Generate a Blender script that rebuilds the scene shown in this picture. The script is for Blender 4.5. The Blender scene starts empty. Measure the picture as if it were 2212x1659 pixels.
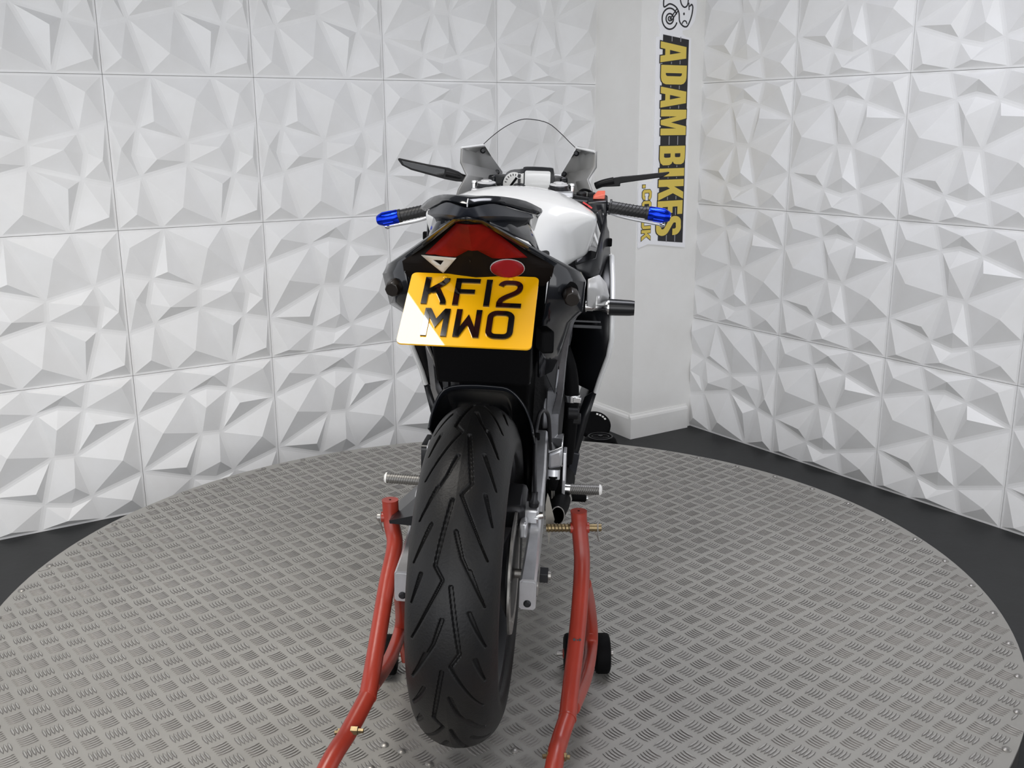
import bpy, math, random
import numpy as np
from mathutils import Vector, Matrix, Euler
from mathutils.geometry import tessellate_polygon

random.seed(7)
SC = bpy.context.scene
COL = SC.collection
PI = math.pi

# ------------------------------------------------------------------ camera
CAM_Z = 1.334
cam = bpy.data.cameras.new('camera')
cam.sensor_width = 36.0
cam.lens = 36.0 * 2170.9 / 2212.0
cam.clip_start = 0.05
cam_ob = bpy.data.objects.new('camera', cam)
COL.objects.link(cam_ob)
cam_ob.matrix_world = (Matrix.Translation((0, 0, CAM_Z)) @ Matrix.Rotation(PI / 2 - 0.2520, 4, 'X')
                       @ Matrix.Rotation(-0.0057, 4, 'Z'))
SC.camera = cam_ob

# ------------------------------------------------------------------ light of the workshop
SC.view_settings.view_transform = 'Standard'
SC.view_settings.look = 'None'
SC.view_settings.exposure = 0.26
SC.view_settings.gamma = 1.0
SC.view_settings.use_curve_mapping = False

world = bpy.data.worlds.new('workshop_air')
SC.world = world
world.use_nodes = True
bg = world.node_tree.nodes['Background']
bg.inputs[0].default_value = (0.93, 0.95, 1.0, 1)
bg.inputs[1].default_value = 1.30


def area_light(name, loc, target, sx, sy, power, color, spread=180.0):
    d = bpy.data.lights.new(name, 'AREA')
    d.shape = 'RECTANGLE'
    d.size, d.size_y = sx, sy
    d.energy = power
    d.color = color
    d.spread = math.radians(spread)
    o = bpy.data.objects.new(name, d)
    COL.objects.link(o)
    o.location = loc
    v = Vector(target) - Vector(loc)
    o.rotation_euler = v.to_track_quat('-Z', 'Y').to_euler()
    return o


# ceiling LED panel over the bike, then two unseen overhead fills added for brightness
for lx, ly, pw, lc, sprd in ((-0.854, 1.656, 15, (1.0, 0.96, 0.90), 112), (0.55, 2.60, 12, (0.91, 0.92, 1.0), 128), (0.15, -0.35, 10, (1.0, 0.98, 0.95), 160)):
    lamp = area_light('overhead_light', (lx, ly, 2.72), (lx, ly, 0), 1.2, 0.6, pw, lc, sprd)
    lamp.rotation_euler = (0, 0, 0.5737)
area_light('frontal_fill', (-0.3, -2.6, 1.20), (0.2, 4.0, 1.0), 4.8, 2.2, 60, (1.0, 1.0, 1.0))  # unseen broad source added behind the camera for frontal light



# ------------------------------------------------------------------ materials
def material(name, col, rough=0.5, metal=0.0, coat=0.0, spec=0.5, noise=None, bump=None, ior=None, coat_rough=0.03):
    """noise = (scale, dark colour, amount) mottles the colour; bump = (scale, strength) gives fine relief."""
    m = bpy.data.materials.new(name)
    m.use_nodes = True
    nt = m.node_tree
    p = nt.nodes['Principled BSDF']
    p.inputs['Base Color'].default_value = (*col, 1)
    p.inputs['Roughness'].default_value = rough
    p.inputs['Metallic'].default_value = metal
    p.inputs['Coat Weight'].default_value = coat
    p.inputs['Coat Roughness'].default_value = coat_rough
    p.inputs['Specular IOR Level'].default_value = spec
    if ior:
        p.inputs['IOR'].default_value = ior
    tc = nt.nodes.new('ShaderNodeTexCoord')
    if noise:
        n = nt.nodes.new('ShaderNodeTexNoise')
        n.inputs['Scale'].default_value = noise[0]
        n.inputs['Detail'].default_value = 6
        n.inputs['Roughness'].default_value = 0.62
        nt.links.new(tc.outputs['Object'], n.inputs['Vector'])
        r = nt.nodes.new('ShaderNodeValToRGB')
        r.color_ramp.elements[0].position = 0.5 - 0.5 * noise[2]
        r.color_ramp.elements[0].color = (*noise[1], 1)
        r.color_ramp.elements[1].position = 0.62
        r.color_ramp.elements[1].color = (*col, 1)
        nt.links.new(n.outputs['Fac'], r.inputs['Fac'])
        nt.links.new(r.outputs['Color'], p.inputs['Base Color'])
    if bump:
        n2 = nt.nodes.new('ShaderNodeTexNoise')
        n2.inputs['Scale'].default_value = bump[0]
        n2.inputs['Detail'].default_value = 4
        nt.links.new(tc.outputs['Object'], n2.inputs['Vector'])
        b = nt.nodes.new('ShaderNodeBump')
        b.inputs['Strength'].default_value = bump[1]
        b.inputs['Distance'].default_value = 0.002
        nt.links.new(n2.outputs['Fac'], b.inputs['Height'])
        nt.links.new(b.outputs['Normal'], p.inputs['Normal'])
    return m


M = {}
M['panel'] = material('white_panel_paint', (0.84, 0.84, 0.835), 0.5, noise=(5.0, (0.79, 0.785, 0.77), 0.55), bump=(60, 0.08))
M['column'] = material('cream_wall_paint', (0.85, 0.845, 0.82), 0.6, noise=(5.0, (0.81, 0.80, 0.77), 0.5), bump=(40, 0.25))
M['floor'] = material('black_floor_paint', (0.016, 0.017, 0.018), 0.55, noise=(9.0, (0.011, 0.0115, 0.012), 0.6), bump=(50, 0.2))
M['ceiling'] = material('dark_ceiling', (0.10, 0.10, 0.105), 0.8)
M['alu'] = material('aluminium_plate', (0.37, 0.36, 0.335), 0.45, 0.45, noise=(3.2, (0.28, 0.27, 0.25), 0.8), bump=(120, 0.12))
M['alu_bar'] = material('worn_aluminium_bar', (0.50, 0.49, 0.465), 0.40, 0.7, noise=(14.0, (0.33, 0.32, 0.30), 0.7))
M['bar_side'] = material('dark_aluminium', (0.17, 0.16, 0.15), 0.5, 0.5, noise=(5.0, (0.09, 0.085, 0.08), 0.9))  # darker finish for the bar sides, the tops stay lighter
M['rim_black'] = material('turntable_side', (0.02, 0.018, 0.016), 0.6)
M['rubber'] = material('tyre_rubber', (0.0055, 0.0055, 0.006), 0.48, spec=0.27, noise=(16.0, (0.0095, 0.0088, 0.0075), 0.7), bump=(240, 0.22))
M['black_gloss'] = material('black_gloss_paint', (0.009, 0.010, 0.0125), 0.12, coat=0.2, spec=0.40)
M['black_satin'] = material('black_satin_plastic', (0.005, 0.0055, 0.007), 0.30, spec=0.38)
M['black_matt'] = material('black_matt_plastic', (0.0022, 0.0022, 0.0025), 0.65, spec=0.07, bump=(180, 0.15))
M['dark_metal'] = material('dark_metal', (0.022, 0.022, 0.024), 0.42, 0.6)
M['engine'] = material('engine_casting', (0.010, 0.010, 0.011), 0.5, 0.3, spec=0.3, bump=(150, 0.3))
M['silver'] = material('silver_paint', (0.54, 0.545, 0.56), 0.30, 0.7, noise=(25, (0.43, 0.43, 0.44), 0.5))
M['frame'] = material('grey_frame_metal', (0.24, 0.245, 0.26), 0.30, 0.7, noise=(20, (0.15, 0.15, 0.16), 0.6))
M['chrome'] = material('polished_metal', (0.70, 0.70, 0.69), 0.18, 1.0)
M['steel'] = material('bare_steel', (0.34, 0.33, 0.31), 0.42, 0.85, noise=(60, (0.22, 0.21, 0.20), 0.6))
M['white_gloss'] = material('white_gloss_paint', (0.64, 0.645, 0.64), 0.16, coat=0.4)
M['white_plastic'] = material('white_plastic', (0.78, 0.77, 0.74), 0.4)
M['grey_in'] = material('silver_grey_fairing', (0.20, 0.20, 0.195), 0.42, 0.25)
M['yellow_plate'] = material('yellow_reflective_plate', (0.76, 0.385, 0.001), 0.45, spec=0.15, coat=1.0, coat_rough=0.02)
M['plate_black'] = material('plate_black_acrylic', (0.006, 0.005, 0.005), 0.08, coat=1.0, coat_rough=0.02)
M['red_paint'] = material('red_stand_paint', (0.30, 0.034, 0.019), 0.32, spec=0.40, noise=(9.0, (0.17, 0.020, 0.013), 0.85), bump=(70, 0.12))
M['red_lens'] = material('red_lens', (0.19, 0.006, 0.004), 0.5, spec=0.08, noise=(22.0, (0.035, 0.002, 0.0015), 1.0))
M['red_reflector'] = material('red_reflector', (0.21, 0.006, 0.010), 0.4, spec=0.2)
M['smoke_lens'] = material('smoked_lens', (0.007, 0.005, 0.004), 0.5, spec=0.06)
M['red_switch'] = material('red_switch', (0.62, 0.12, 0.07), 0.45)
M['red_decal'] = material('red_decal', (0.70, 0.03, 0.03), 0.35)
M['blue'] = material('blue_anodised', (0.004, 0.035, 0.62), 0.20, 0.85)
M['brass'] = material('brass', (0.25, 0.19, 0.10), 0.38, 0.9, noise=(60, (0.13, 0.10, 0.06), 0.6))
M['brown_cap'] = material('brown_black_cap', (0.011, 0.008, 0.006), 0.28)
M['grey_rim'] = material('grey_rim_plastic', (0.36, 0.35, 0.34), 0.4)
M['pale_cover'] = material('pale_lacquered_cover', (0.55, 0.55, 0.55), 0.22, 0.2, coat=0.5)
M['slate_satin'] = material('slate_satin_plastic', (0.016, 0.018, 0.024), 0.36, spec=0.45)
M['peg_steel'] = material('dull_knurled_steel', (0.20, 0.195, 0.185), 0.5, 0.8)
M['sticker'] = material('off_white_sticker', (0.46, 0.43, 0.37), 0.5)
M['mirror_shell'] = material('black_mirror_shell', (0.0035, 0.0035, 0.004), 0.42, spec=0.2)
M['guard_plate'] = material('dull_beige_metal', (0.26, 0.245, 0.215), 0.5, 0.3)
M['lcd'] = material('lcd_glass', (0.80, 0.81, 0.80), 0.05, coat=1.0)  # pale colour stands in for a ceiling lamp reflected in the glass
M['dial'] = material('dial_face', (0.62, 0.62, 0.60), 0.25, coat=0.5)
M['mirror'] = material('mirror_glass', (0.55, 0.56, 0.57), 0.08, 1.0)
M['grip'] = material('grip_rubber', (0.012, 0.012, 0.013), 0.45, bump=(260, 0.3))
M['board'] = material('white_foam_board', (0.90, 0.90, 0.92), 0.45)
M['sign_yellow'] = material('sign_yellow_print', (0.74, 0.56, 0.10), 0.5)
M['sign_black'] = material('sign_black_print', (0.016, 0.015, 0.018), 0.5)
M['sign_grey'] = material('sign_lane_grey', (0.33, 0.33, 0.35), 0.5)
M['seal'] = material('panel_joint', (0.30, 0.29, 0.28), 0.7)

# clear windscreen: a transparent sheet with a fresnel gloss
mg = bpy.data.materials.new('clear_acrylic')
mg.use_nodes = True
nt = mg.node_tree
for n in list(nt.nodes):
    nt.nodes.remove(n)
out = nt.nodes.new('ShaderNodeOutputMaterial')
mix = nt.nodes.new('ShaderNodeMixShader')
tr = nt.nodes.new('ShaderNodeBsdfTransparent')
tr.inputs[0].default_value = (0.955, 0.955, 0.955, 1)
gl = nt.nodes.new('ShaderNodeBsdfGlossy')
gl.inputs['Roughness'].default_value = 0.03
mix.inputs[0].default_value = 0.045
nt.links.new(tr.outputs[0], mix.inputs[1])
nt.links.new(gl.outputs[0], mix.inputs[2])
nt.links.new(mix.outputs[0], out.inputs[0])
M['glass'] = mg


# ------------------------------------------------------------------ geometry helpers
def vec(p):
    return Vector(p)


class Geo:
    """collects shapes for ONE mesh object"""

    def __init__(self):
        self.v, self.f, self.mi = [], [], []

    def add(self, verts, faces, mi=0):
        n = len(self.v)
        self.v += [tuple(p) for p in verts]
        self.f += [tuple(i + n for i in f) for f in faces]
        self.mi += [mi] * len(faces)
        return self

    def box(self, c, s, rot=None, mi=0):
        hx, hy, hz = s[0] / 2, s[1] / 2, s[2] / 2
        R = (Euler(rot).to_matrix() if rot else Matrix.Identity(3))
        vs = [vec(c) + R @ Vector((x, y, z)) for x in (-hx, hx) for y in (-hy, hy) for z in (-hz, hz)]
        return self.add(vs, [(0, 1, 3, 2), (4, 6, 7, 5), (0, 4, 5, 1), (2, 3, 7, 6), (0, 2, 6, 4), (1, 5, 7, 3)], mi)

    def hexa(self, p8, mi=0):
        """8 corners: lower ring 0-3, upper ring 4-7"""
        return self.add(p8, [(3, 2, 1, 0), (4, 5, 6, 7), (0, 1, 5, 4), (1, 2, 6, 5), (2, 3, 7, 6), (3, 0, 4, 7)], mi)

    def loft(self, secs, closed=True, caps=True, mi=0):
        n = len(secs[0])
        vs = [p for s in secs for p in s]
        fs = []
        for k in range(len(secs) - 1):
            for i in range(n if closed else n - 1):
                j = (i + 1) % n
                fs.append((k * n + i, k * n + j, (k + 1) * n + j, (k + 1) * n + i))
        if caps and closed:
            fs.append(tuple(range(n - 1, -1, -1)))
            b = (len(secs) - 1) * n
            fs.append(tuple(b + i for i in range(n)))
        return self.add(vs, fs, mi)

    def tube(self, pts, r, n=12, caps=True, mi=0, ry=None):
        pts = [vec(p) for p in pts]
        rs = r if isinstance(r, (list, tuple)) else [r] * len(pts)
        secs = []
        up = None
        for i, p in enumerate(pts):
            a = pts[max(i - 1, 0)]
            b = pts[min(i + 1, len(pts) - 1)]
            t = (b - a).normalized()
            if up is None:
                h = Vector((0, 0, 1)) if abs(t.z) < 0.9 else Vector((1, 0, 0))
                up = (h - t * h.dot(t)).normalized()
            else:
                up = (up - t * up.dot(t)).normalized()
            s = t.cross(up)
            q = rs[i]
            secs.append([p + up * (math.cos(2 * PI * k / n) * (ry or q)) + s * (math.sin(2 * PI * k / n) * q) for k in range(n)])
        return self.loft(secs, True, caps, mi)

    def cyl(self, p0, p1, r, n=20, r2=None, mi=0):
        return self.tube([p0, p1], [r, r if r2 is None else r2], n, True, mi)

    def turned(self, p0, p1, prof, n=24, mi=0):
        """lathe between two points; prof = (fraction along, radius)"""
        a, b = vec(p0), vec(p1)
        return self.tube_exact([a.lerp(b, t) for t, _ in prof], [r for _, r in prof], (b - a).normalized(), n, mi)

    def tube_exact(self, pts, rs, t, n=24, mi=0):
        h = Vector((0, 0, 1)) if abs(t.z) < 0.9 else Vector((1, 0, 0))
        u = (h - t * h.dot(t)).normalized()
        s = t.cross(u)
        return self.loft([[p + u * (math.cos(2 * PI * k / n) * q) + s * (math.sin(2 * PI * k / n) * q) for k in range(n)]
                          for p, q in zip(pts, rs)], True, True, mi)

    def poly(self, loops, O, U, V, depth, mi=0):
        """flat shape (outer loop + holes, 2D) on frame O,U,V, extruded by depth along U x V"""
        O, U, V = vec(O), vec(U).normalized(), vec(V).normalized()
        N = U.cross(V)
        flat = [[Vector((p[0], p[1], 0)) for p in lp] for lp in loops]
        tris = tessellate_polygon(flat)
        pts = [p for lp in flat for p in lp]
        m = len(pts)
        lo = [O + U * p.x + V * p.y for p in pts]
        hi = [q + N * depth for q in lo]
        fs = []
        for t in tris:
            a, b, c = (pts[i] for i in t)
            ccw = (b - a).cross(c - a).z > 0
            t = t if ccw else (t[0], t[2], t[1])
            fs.append(tuple(i + m for i in t))
            fs.append((t[2], t[1], t[0]))
        k = 0
        for lp in flat:
            n = len(lp)
            for i in range(n):
                j = (i + 1) % n
                fs.append((k + i, k + j, m + k + j, m + k + i))
            k += n
        return self.add(lo + hi, fs, mi)

    def obj(self, name, mats, parent=None, smooth=35, bevel=0, subsurf=0, solid=0, solid_off=0, fix=True, inner=None):
        me = bpy.data.meshes.new(name)
        me.from_pydata(self.v, [], self.f)
        mats = mats if isinstance(mats, (list, tuple)) else [mats]
        for m in mats:
            me.materials.append(M[m])
        if any(self.mi):
            me.polygons.foreach_set('material_index', self.mi)
        me.validate()
        if fix:
            import bmesh
            bm = bmesh.new()
            bm.from_mesh(me)
            bmesh.ops.recalc_face_normals(bm, faces=bm.faces)
            bm.to_mesh(me)
            bm.free()
        if smooth:
            me.shade_smooth()
            me.set_sharp_from_angle(angle=math.radians(smooth))
        me.update()
        o = bpy.data.objects.new(name, me)
        COL.objects.link(o)
        if parent is not None:
            o.parent = parent
        if solid:
            md = o.modifiers.new('thickness', 'SOLIDIFY')
            md.thickness = solid
            md.offset = solid_off
            if inner is not None:
                md.material_offset = inner
        if bevel:
            md = o.modifiers.new('bevel', 'BEVEL')
            md.width = bevel
            md.segments = 2
            md.limit_method = 'ANGLE'
            md.angle_limit = math.radians(40)
        if subsurf:
            md = o.modifiers.new('smooth', 'SUBSURF')
            md.levels = subsurf
            md.render_levels = subsurf
        return o


def thing(name, label, cat, loc=(0, 0, 0), rot=(0, 0, 0), group=None):
    o = bpy.data.objects.new(name, None)
    o.empty_display_size = 0.1
    COL.objects.link(o)
    o.location = loc
    o.rotation_euler = rot
    tag(o, label, cat, group)
    return o


def tag(o, label, cat, group=None):
    o['label'] = label
    o['category'] = cat
    if group:
        o['group'] = group
    return o


def structure(o):
    o['kind'] = 'structure'
    return o


def mesh_copy(src, parent, matrix=None):
    c = src.copy()
    COL.objects.link(c)
    c.parent = parent
    if matrix is not None:
        c.matrix_local = matrix
    return c


def mirror_x(pts):
    return [(-p[0], p[1], p[2]) for p in pts]


def smooth_path(pts, n=8, closed=False):
    """Catmull-Rom through points of any dimension"""
    P = [np.array(p, float) for p in pts]
    out = []
    m = len(P)
    rng = range(m if closed else m - 1)
    for i in rng:
        p0 = P[(i - 1) % m] if (closed or i > 0) else P[i]
        p1, p2 = P[i], P[(i + 1) % m]
        p3 = P[(i + 2) % m] if (closed or i + 2 < m) else p2
        for k in range(n):
            t = k / n
            out.append(tuple(0.5 * ((2 * p1) + (-p0 + p2) * t + (2 * p0 - 5 * p1 + 4 * p2 - p3) * t * t
                                    + (-p0 + 3 * p1 - 3 * p2 + p3) * t ** 3)))
    if not closed:
        out.append(tuple(P[-1]))
    return out


def stroke(pts, w, closed=False):
    """outline loops of a 2D line of width w with mitred joints"""
    P = [np.array(p, float) for p in pts]
    n = len(P)

    def nrm(a, b):
        d = (b - a) / max(np.linalg.norm(b - a), 1e-9)
        return np.array((-d[1], d[0]))
    L, Rr = [], []
    for i in range(n):
        a = P[i - 1] if (closed or i > 0) else None
        b = P[(i + 1) % n] if (closed or i < n - 1) else None
        if a is None:
            m = nrm(P[i], b)
        elif b is None:
            m = nrm(a, P[i])
        else:
            n1, n2 = nrm(a, P[i]), nrm(P[i], b)
            m = n1 + n2
            m = m / max(m @ m, 0.25) * 2
        L.append(tuple(P[i] + m * w / 2))
        Rr.append(tuple(P[i] - m * w / 2))
    if closed:
        area = sum(L[i][0] * L[(i + 1) % n][1] - L[(i + 1) % n][0] * L[i][1] for i in range(n))
        area2 = sum(Rr[i][0] * Rr[(i + 1) % n][1] - Rr[(i + 1) % n][0] * Rr[i][1] for i in range(n))
        return [L, Rr] if abs(area) > abs(area2) else [Rr, L]
    return [L + Rr[::-1]]


def grow(loop, d):
    """offset a closed 2D loop outwards by d"""
    P = [np.array(p, float) for p in loop]
    n = len(P)
    area = sum(P[i][0] * P[(i + 1) % n][1] - P[(i + 1) % n][0] * P[i][1] for i in range(n))
    s = 1 if area > 0 else -1
    out = []
    for i in range(n):
        a, p, b = P[i - 1], P[i], P[(i + 1) % n]
        d1 = (p - a) / max(np.linalg.norm(p - a), 1e-9)
        d2 = (b - p) / max(np.linalg.norm(b - p), 1e-9)
        n1, n2 = np.array((d1[1], -d1[0])) * s, np.array((d2[1], -d2[0])) * s
        m = n1 + n2
        m = m / max(m @ m, 0.4) * 2
        out.append(tuple(p + m * d))
    return out


def rounded(x0, y0, x1, y1, r, n=5):
    out = []
    for cx, cy, a in ((x1 - r, y0 + r, -90), (x1 - r, y1 - r, 0), (x0 + r, y1 - r, 90), (x0 + r, y0 + r, 180)):
        for k in range(n + 1):
            t = math.radians(a + 90 * k / n)
            out.append((cx + r * math.cos(t), cy + r * math.sin(t)))
    return out


def ellipse(cx, cy, rx, ry, n=32):
    return [(cx + rx * math.cos(2 * PI * k / n), cy + ry * math.sin(2 * PI * k / n)) for k in range(n)]


# ------------------------------------------------------------------ the setting: floor, panelled walls, corner column
fl = Geo().box((0.4, 2.2, -0.05), (7.6, 8.0, 0.1)).obj('floor', 'floor', smooth=0)
structure(fl)
structure(Geo().box((0.4, 2.2, 2.80), (7.6, 8.0, 0.1)).obj('ceiling', 'ceiling', smooth=0))

NODES = {'TL': (0, 0), 'TR': (1, 0), 'BL': (0, 1), 'BR': (1, 1), 'T1': (.297, 0), 'T2': (.703, 0), 'B1': (.297, 1), 'B2': (.703, 1),
         'L1': (0, .292), 'L2': (0, .703), 'R1': (1, .298), 'R2': (1, .708), 'a': (.356, .186), 'b': (.659, .190), 'm': (.496, .152),
         'c': (.430, .494), 'd': (.575, .503), 'e': (.342, .813), 'g': (.655, .812), 'n': (.513, .853)}
CELLS = [('TL T1 a L1', (.112, .123), .023), ('T1 T2 b m a', (.538, .062), .029), ('T2 TR R1 b', (.905, .058), .028),
         ('L1 a c L2', (.150, .428), .031), ('a m b d c', (.468, .291), .028), ('b R1 d', (.714, .291), .029),
         ('d R1 R2 g', (.862, .575), .031), ('c L2 e', (.295, .713), .023), ('c d g n e', (.540, .716), .025),
         ('L2 e B1 BL', (.116, .948), .023), ('e n g B2 B1', (.468, .940), .026), ('g R2 BR B2', (.896, .880), .025)]
PS = 0.5


def relief_panel(turn):
    """one moulded half-metre wall panel: pyramids between flat grooves; turn = quarter turned clockwise"""
    g = Geo()
    gap = 0.0008

    def place(u, v, h):
        if turn:
            u, v = 1 - v, u
        x = min(max(u * PS, gap), PS - gap)
        z = min(max(v * PS, gap), PS - gap)
        return (x, -h, -z)
    half = 0.0080
    T = 0.006
    for names, apex, h in CELLS:
        loop = [NODES[k] for k in names.split()]
        inset = grow([(p[0] * PS, p[1] * PS) for p in loop], -half)
        lo = [place(p[0], p[1], 0) for p in loop]
        hi = [place(p[0] / PS, p[1] / PS, 0.0006) for p in inset]
        n = len(lo)
        ap = place(apex[0], apex[1], h)
        vs = lo + hi + [ap]
        fs = []
        for i in range(n):
            j = (i + 1) % n
            fs.append((i, j, n + j, n + i))
            fs.append((n + i, n + j, 2 * n))
        g.add(vs, fs)
    # slab body behind the relief
    x0, x1 = gap, PS - gap
    fr_ = [(x0, 0, -x0), (x1, 0, -x0), (x1, 0, -x1), (x0, 0, -x1)]
    bk = [(p[0], T, p[2]) for p in fr_]
    g.add(fr_ + bk, [(0, 1, 5, 4), (1, 2, 6, 5), (2, 3, 7, 6), (3, 0, 4, 7), (4, 5, 6, 7)])
    me_o = g.obj('panel', 'panel', smooth=0, fix=False)
    import bmesh
    bm = bmesh.new()
    bm.from_mesh(me_o.data)
    bmesh.ops.remove_doubles(bm, verts=bm.verts, dist=1e-5)
    bmesh.ops.recalc_face_normals(bm, faces=bm.faces)
    bm.to_mesh(me_o.data)
    bm.free()
    return me_o


proto = [relief_panel(False), relief_panel(True)]
used = [False, False]


def panelled_wall(name, origin, yaw, cols, rows, turned_cells, label):
    length0, length1 = cols[0] * PS, cols[1] * PS
    top = 1.5 + PS * 2
    g = Geo().box(((length0 + length1) / 2, 0.041, top / 2), (length1 - length0, 0.07, top))
    w = structure(g.obj(name, 'seal', smooth=0))
    w.location = origin
    w.rotation_euler = (0, 0, yaw)
    w['label'] = label
    for c in range(*cols):
        for r in range(-2, 3):                       # row 0 hangs below the seam at 1.5 m
            k = 1 if (c, r) in turned_cells else 0
            if not used[k]:
                used[k] = True
                o = proto[k]
                o.parent = w
            else:
                o = mesh_copy(proto[k], w)
            o.location = (c * PS, 0, 1.5 - r * PS)
    return w


LW = (-1.3135, 3.3827, 0)
LYAW = 0.5737
RW_ = (0.8017, 4.4129, 0)
RYAW = -0.9679
turned_left = {(c, r) for c in (-4, -3, -2, -1, 0, 1) for r in (-2, -1, 0)} | {(c, 1) for c in (-4, -3, -2, -1, 0)}
panelled_wall('wall_left', LW, LYAW, (-4, 4), None, turned_left, 'white wall of faceted relief panels left of the motorcycle')
panelled_wall('wall_right', RW_, RYAW, (0, 6), None, {(0, 2)}, 'white wall of faceted relief panels right of the motorcycle')

CC = Vector((0.5217, 4.2185, 0))           # near corner of the column
CD = Vector((0.8044, 4.3970, 0))
CU = (CD - CC).normalized()                # along its right face
CV = Vector((-CU.y, CU.x, 0))              # along its left face, away from the room
g = Geo()
g.hexa([CC, CC + CU * 0.40, CC + CU * 0.40 + CV * 0.42, CC + CV * 0.42] +
       [p + Vector((0, 0, 2.5)) for p in (CC, CC + CU * 0.40, CC + CU * 0.40 + CV * 0.42, CC + CV * 0.42)])
column = structure(g.obj('wall_corner', 'column', smooth=0))
column['label'] = 'plain cream column in the corner between the panelled walls'


def skirting(name, p, d, nrm, length):
    prof = [(0, 0), (0.016, 0), (0.016, 0.088), (0.013, 0.097), (0.006, 0.101), (0.004, 0.108), (0, 0.108)]
    secs = []
    for t in (0, length):
        secs.append([p + d * t + nrm * a + Vector((0, 0, z)) for a, z in prof])
    return structure(Geo().loft(secs).obj(name, 'column', smooth=0))


CN = Vector((CU.y, -CU.x, 0))              # right face normal, towards the room
skirting('baseboard_right', CC - CU * 0.016, CU, CN, 0.330)
skirting('baseboard_left', CC, CV, -CU, 0.27)

# ------------------------------------------------------------------ turntable with chequer plate
TZ = 0.200
TC = Vector((-0.0424, 2.3682, 0))
TR = 1.220
tt = thing('turntable', 'round aluminium chequer plate turntable under the motorcycle', 'turntable', (TC.x, TC.y, 0))
NSEG = 160
ring = [(TR * math.cos(2 * PI * k / NSEG), TR * math.sin(2 * PI * k / NSEG)) for k in range(NSEG)]
g = Geo().loft([[(x, y, TZ - 0.006) for x, y in ring], [(x, y, TZ) for x, y in ring]])
g.obj('top_plate', 'alu', tt, smooth=30)
ring2 = [(x * 0.996, y * 0.996) for x, y in ring]
Geo().loft([[(x, y, 0.0) for x, y in ring2], [(x, y, TZ - 0.006) for x, y in ring2]]).obj('drum', 'rim_black', tt, smooth=30)


def chequer_bars():
    a = np.array((0.0637, -0.0052))
    b = np.array((-0.0055, -0.0675))
    L, W, H, step = 0.0350, 0.0060, 0.0015, 0.0076
    # half lens cross-section bar: 6-gon outline at the base, thin ridge on top
    out = np.array([(-L / 2, 0), (-L / 5, -W / 2), (L / 5, -W / 2), (L / 2, 0), (L / 5, W / 2), (-L / 5, W / 2)])
    topo = out * np.array([0.80, 0.50])
    V, F = [], []
    base = 0
    e1, e2 = (a + b) / 2, (a - b) / 2
    n = 46
    for i in range(-n, n + 1):
        for j in range(-n, n + 1):
            for kind in (0, 1):
                c = a * i + b * j + (e1 if kind else 0)
                if np.hypot(*c) > TR - 0.004:
                    continue
                d = (e2 if kind == 0 else e1)
                d = d / np.hypot(*d)
                pvec = np.array((-d[1], d[0]))
                for k in range(-2, 3):
                    cc = c + pvec * step * k
                    if np.hypot(*cc) > TR - 0.016:
                        continue
                    for P, z in ((out, 0.0), (topo, H)):
                        q = cc + P[:, :1] * d + P[:, 1:] * pvec
                        V.append(np.c_[q, np.full(6, TZ + z)])
                    F.append(base)
                    base += 12
    V = np.concatenate(V)
    faces = []
    for s in F:
        for t in range(6):
            u = (t + 1) % 6
            faces.append((s + t, s + u, s + 6 + u, s + 6 + t))
        faces.append(tuple(s + 6 + t for t in range(6)))
    me = bpy.data.meshes.new('tread_bars')
    me.from_pydata(V.tolist(), [], faces)
    me.materials.append(M['alu_bar'])
    me.materials.append(M['bar_side'])
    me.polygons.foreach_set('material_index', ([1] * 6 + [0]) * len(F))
    o = bpy.data.objects.new('tread_bars', me)
    COL.objects.link(o)
    o.parent = tt
    o['kind'] = 'stuff'


chequer_bars()
sp = Geo().turned((0, 0, 0), (0, 0, 0.005), [(0, 0.0085), (0.3, 0.0085), (0.75, 0.006), (1, 0.002)], 14).obj('screw', 'steel', tt)
first = True
for ang in np.arange(-44, 232, 7.05):
    if not (-44 < ang < 60 or 112 < ang < 232):
        continue
    o = sp if first else mesh_copy(sp, tt)
    first = False
    o.location = (1.203 * math.cos(math.radians(ang)), 1.203 * math.sin(math.radians(ang)), TZ)
# screws across the near part of the plate, in a line beside the tyre
for x, y in ((-0.262, 1.55), (-0.245, 1.62), (-0.225, 1.545), (-0.21, 1.60), (-0.155, 1.56), (0.0, 1.60)):
    o = mesh_copy(sp, tt)
    o.location = (x + 0.0424, y + 0.05 - 2.3682, TZ)

# ------------------------------------------------------------------ sign on the column
sign = thing('sign_board', 'white cut-out board with yellow lettering on a black strip on the corner column', 'sign',
             CC + CN * 0.0005 + Vector((0, 0, 0)))
SU, SV = CU, Vector((0, 0, 1))


def sign_poly(name, mat, loops, off, depth, parent=sign, bevel=0):
    g = Geo()
    for lp in loops:
        g.poly(lp, CN * off, SU, SV, depth)
    return g.obj(name, mat, parent, smooth=0)


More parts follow.
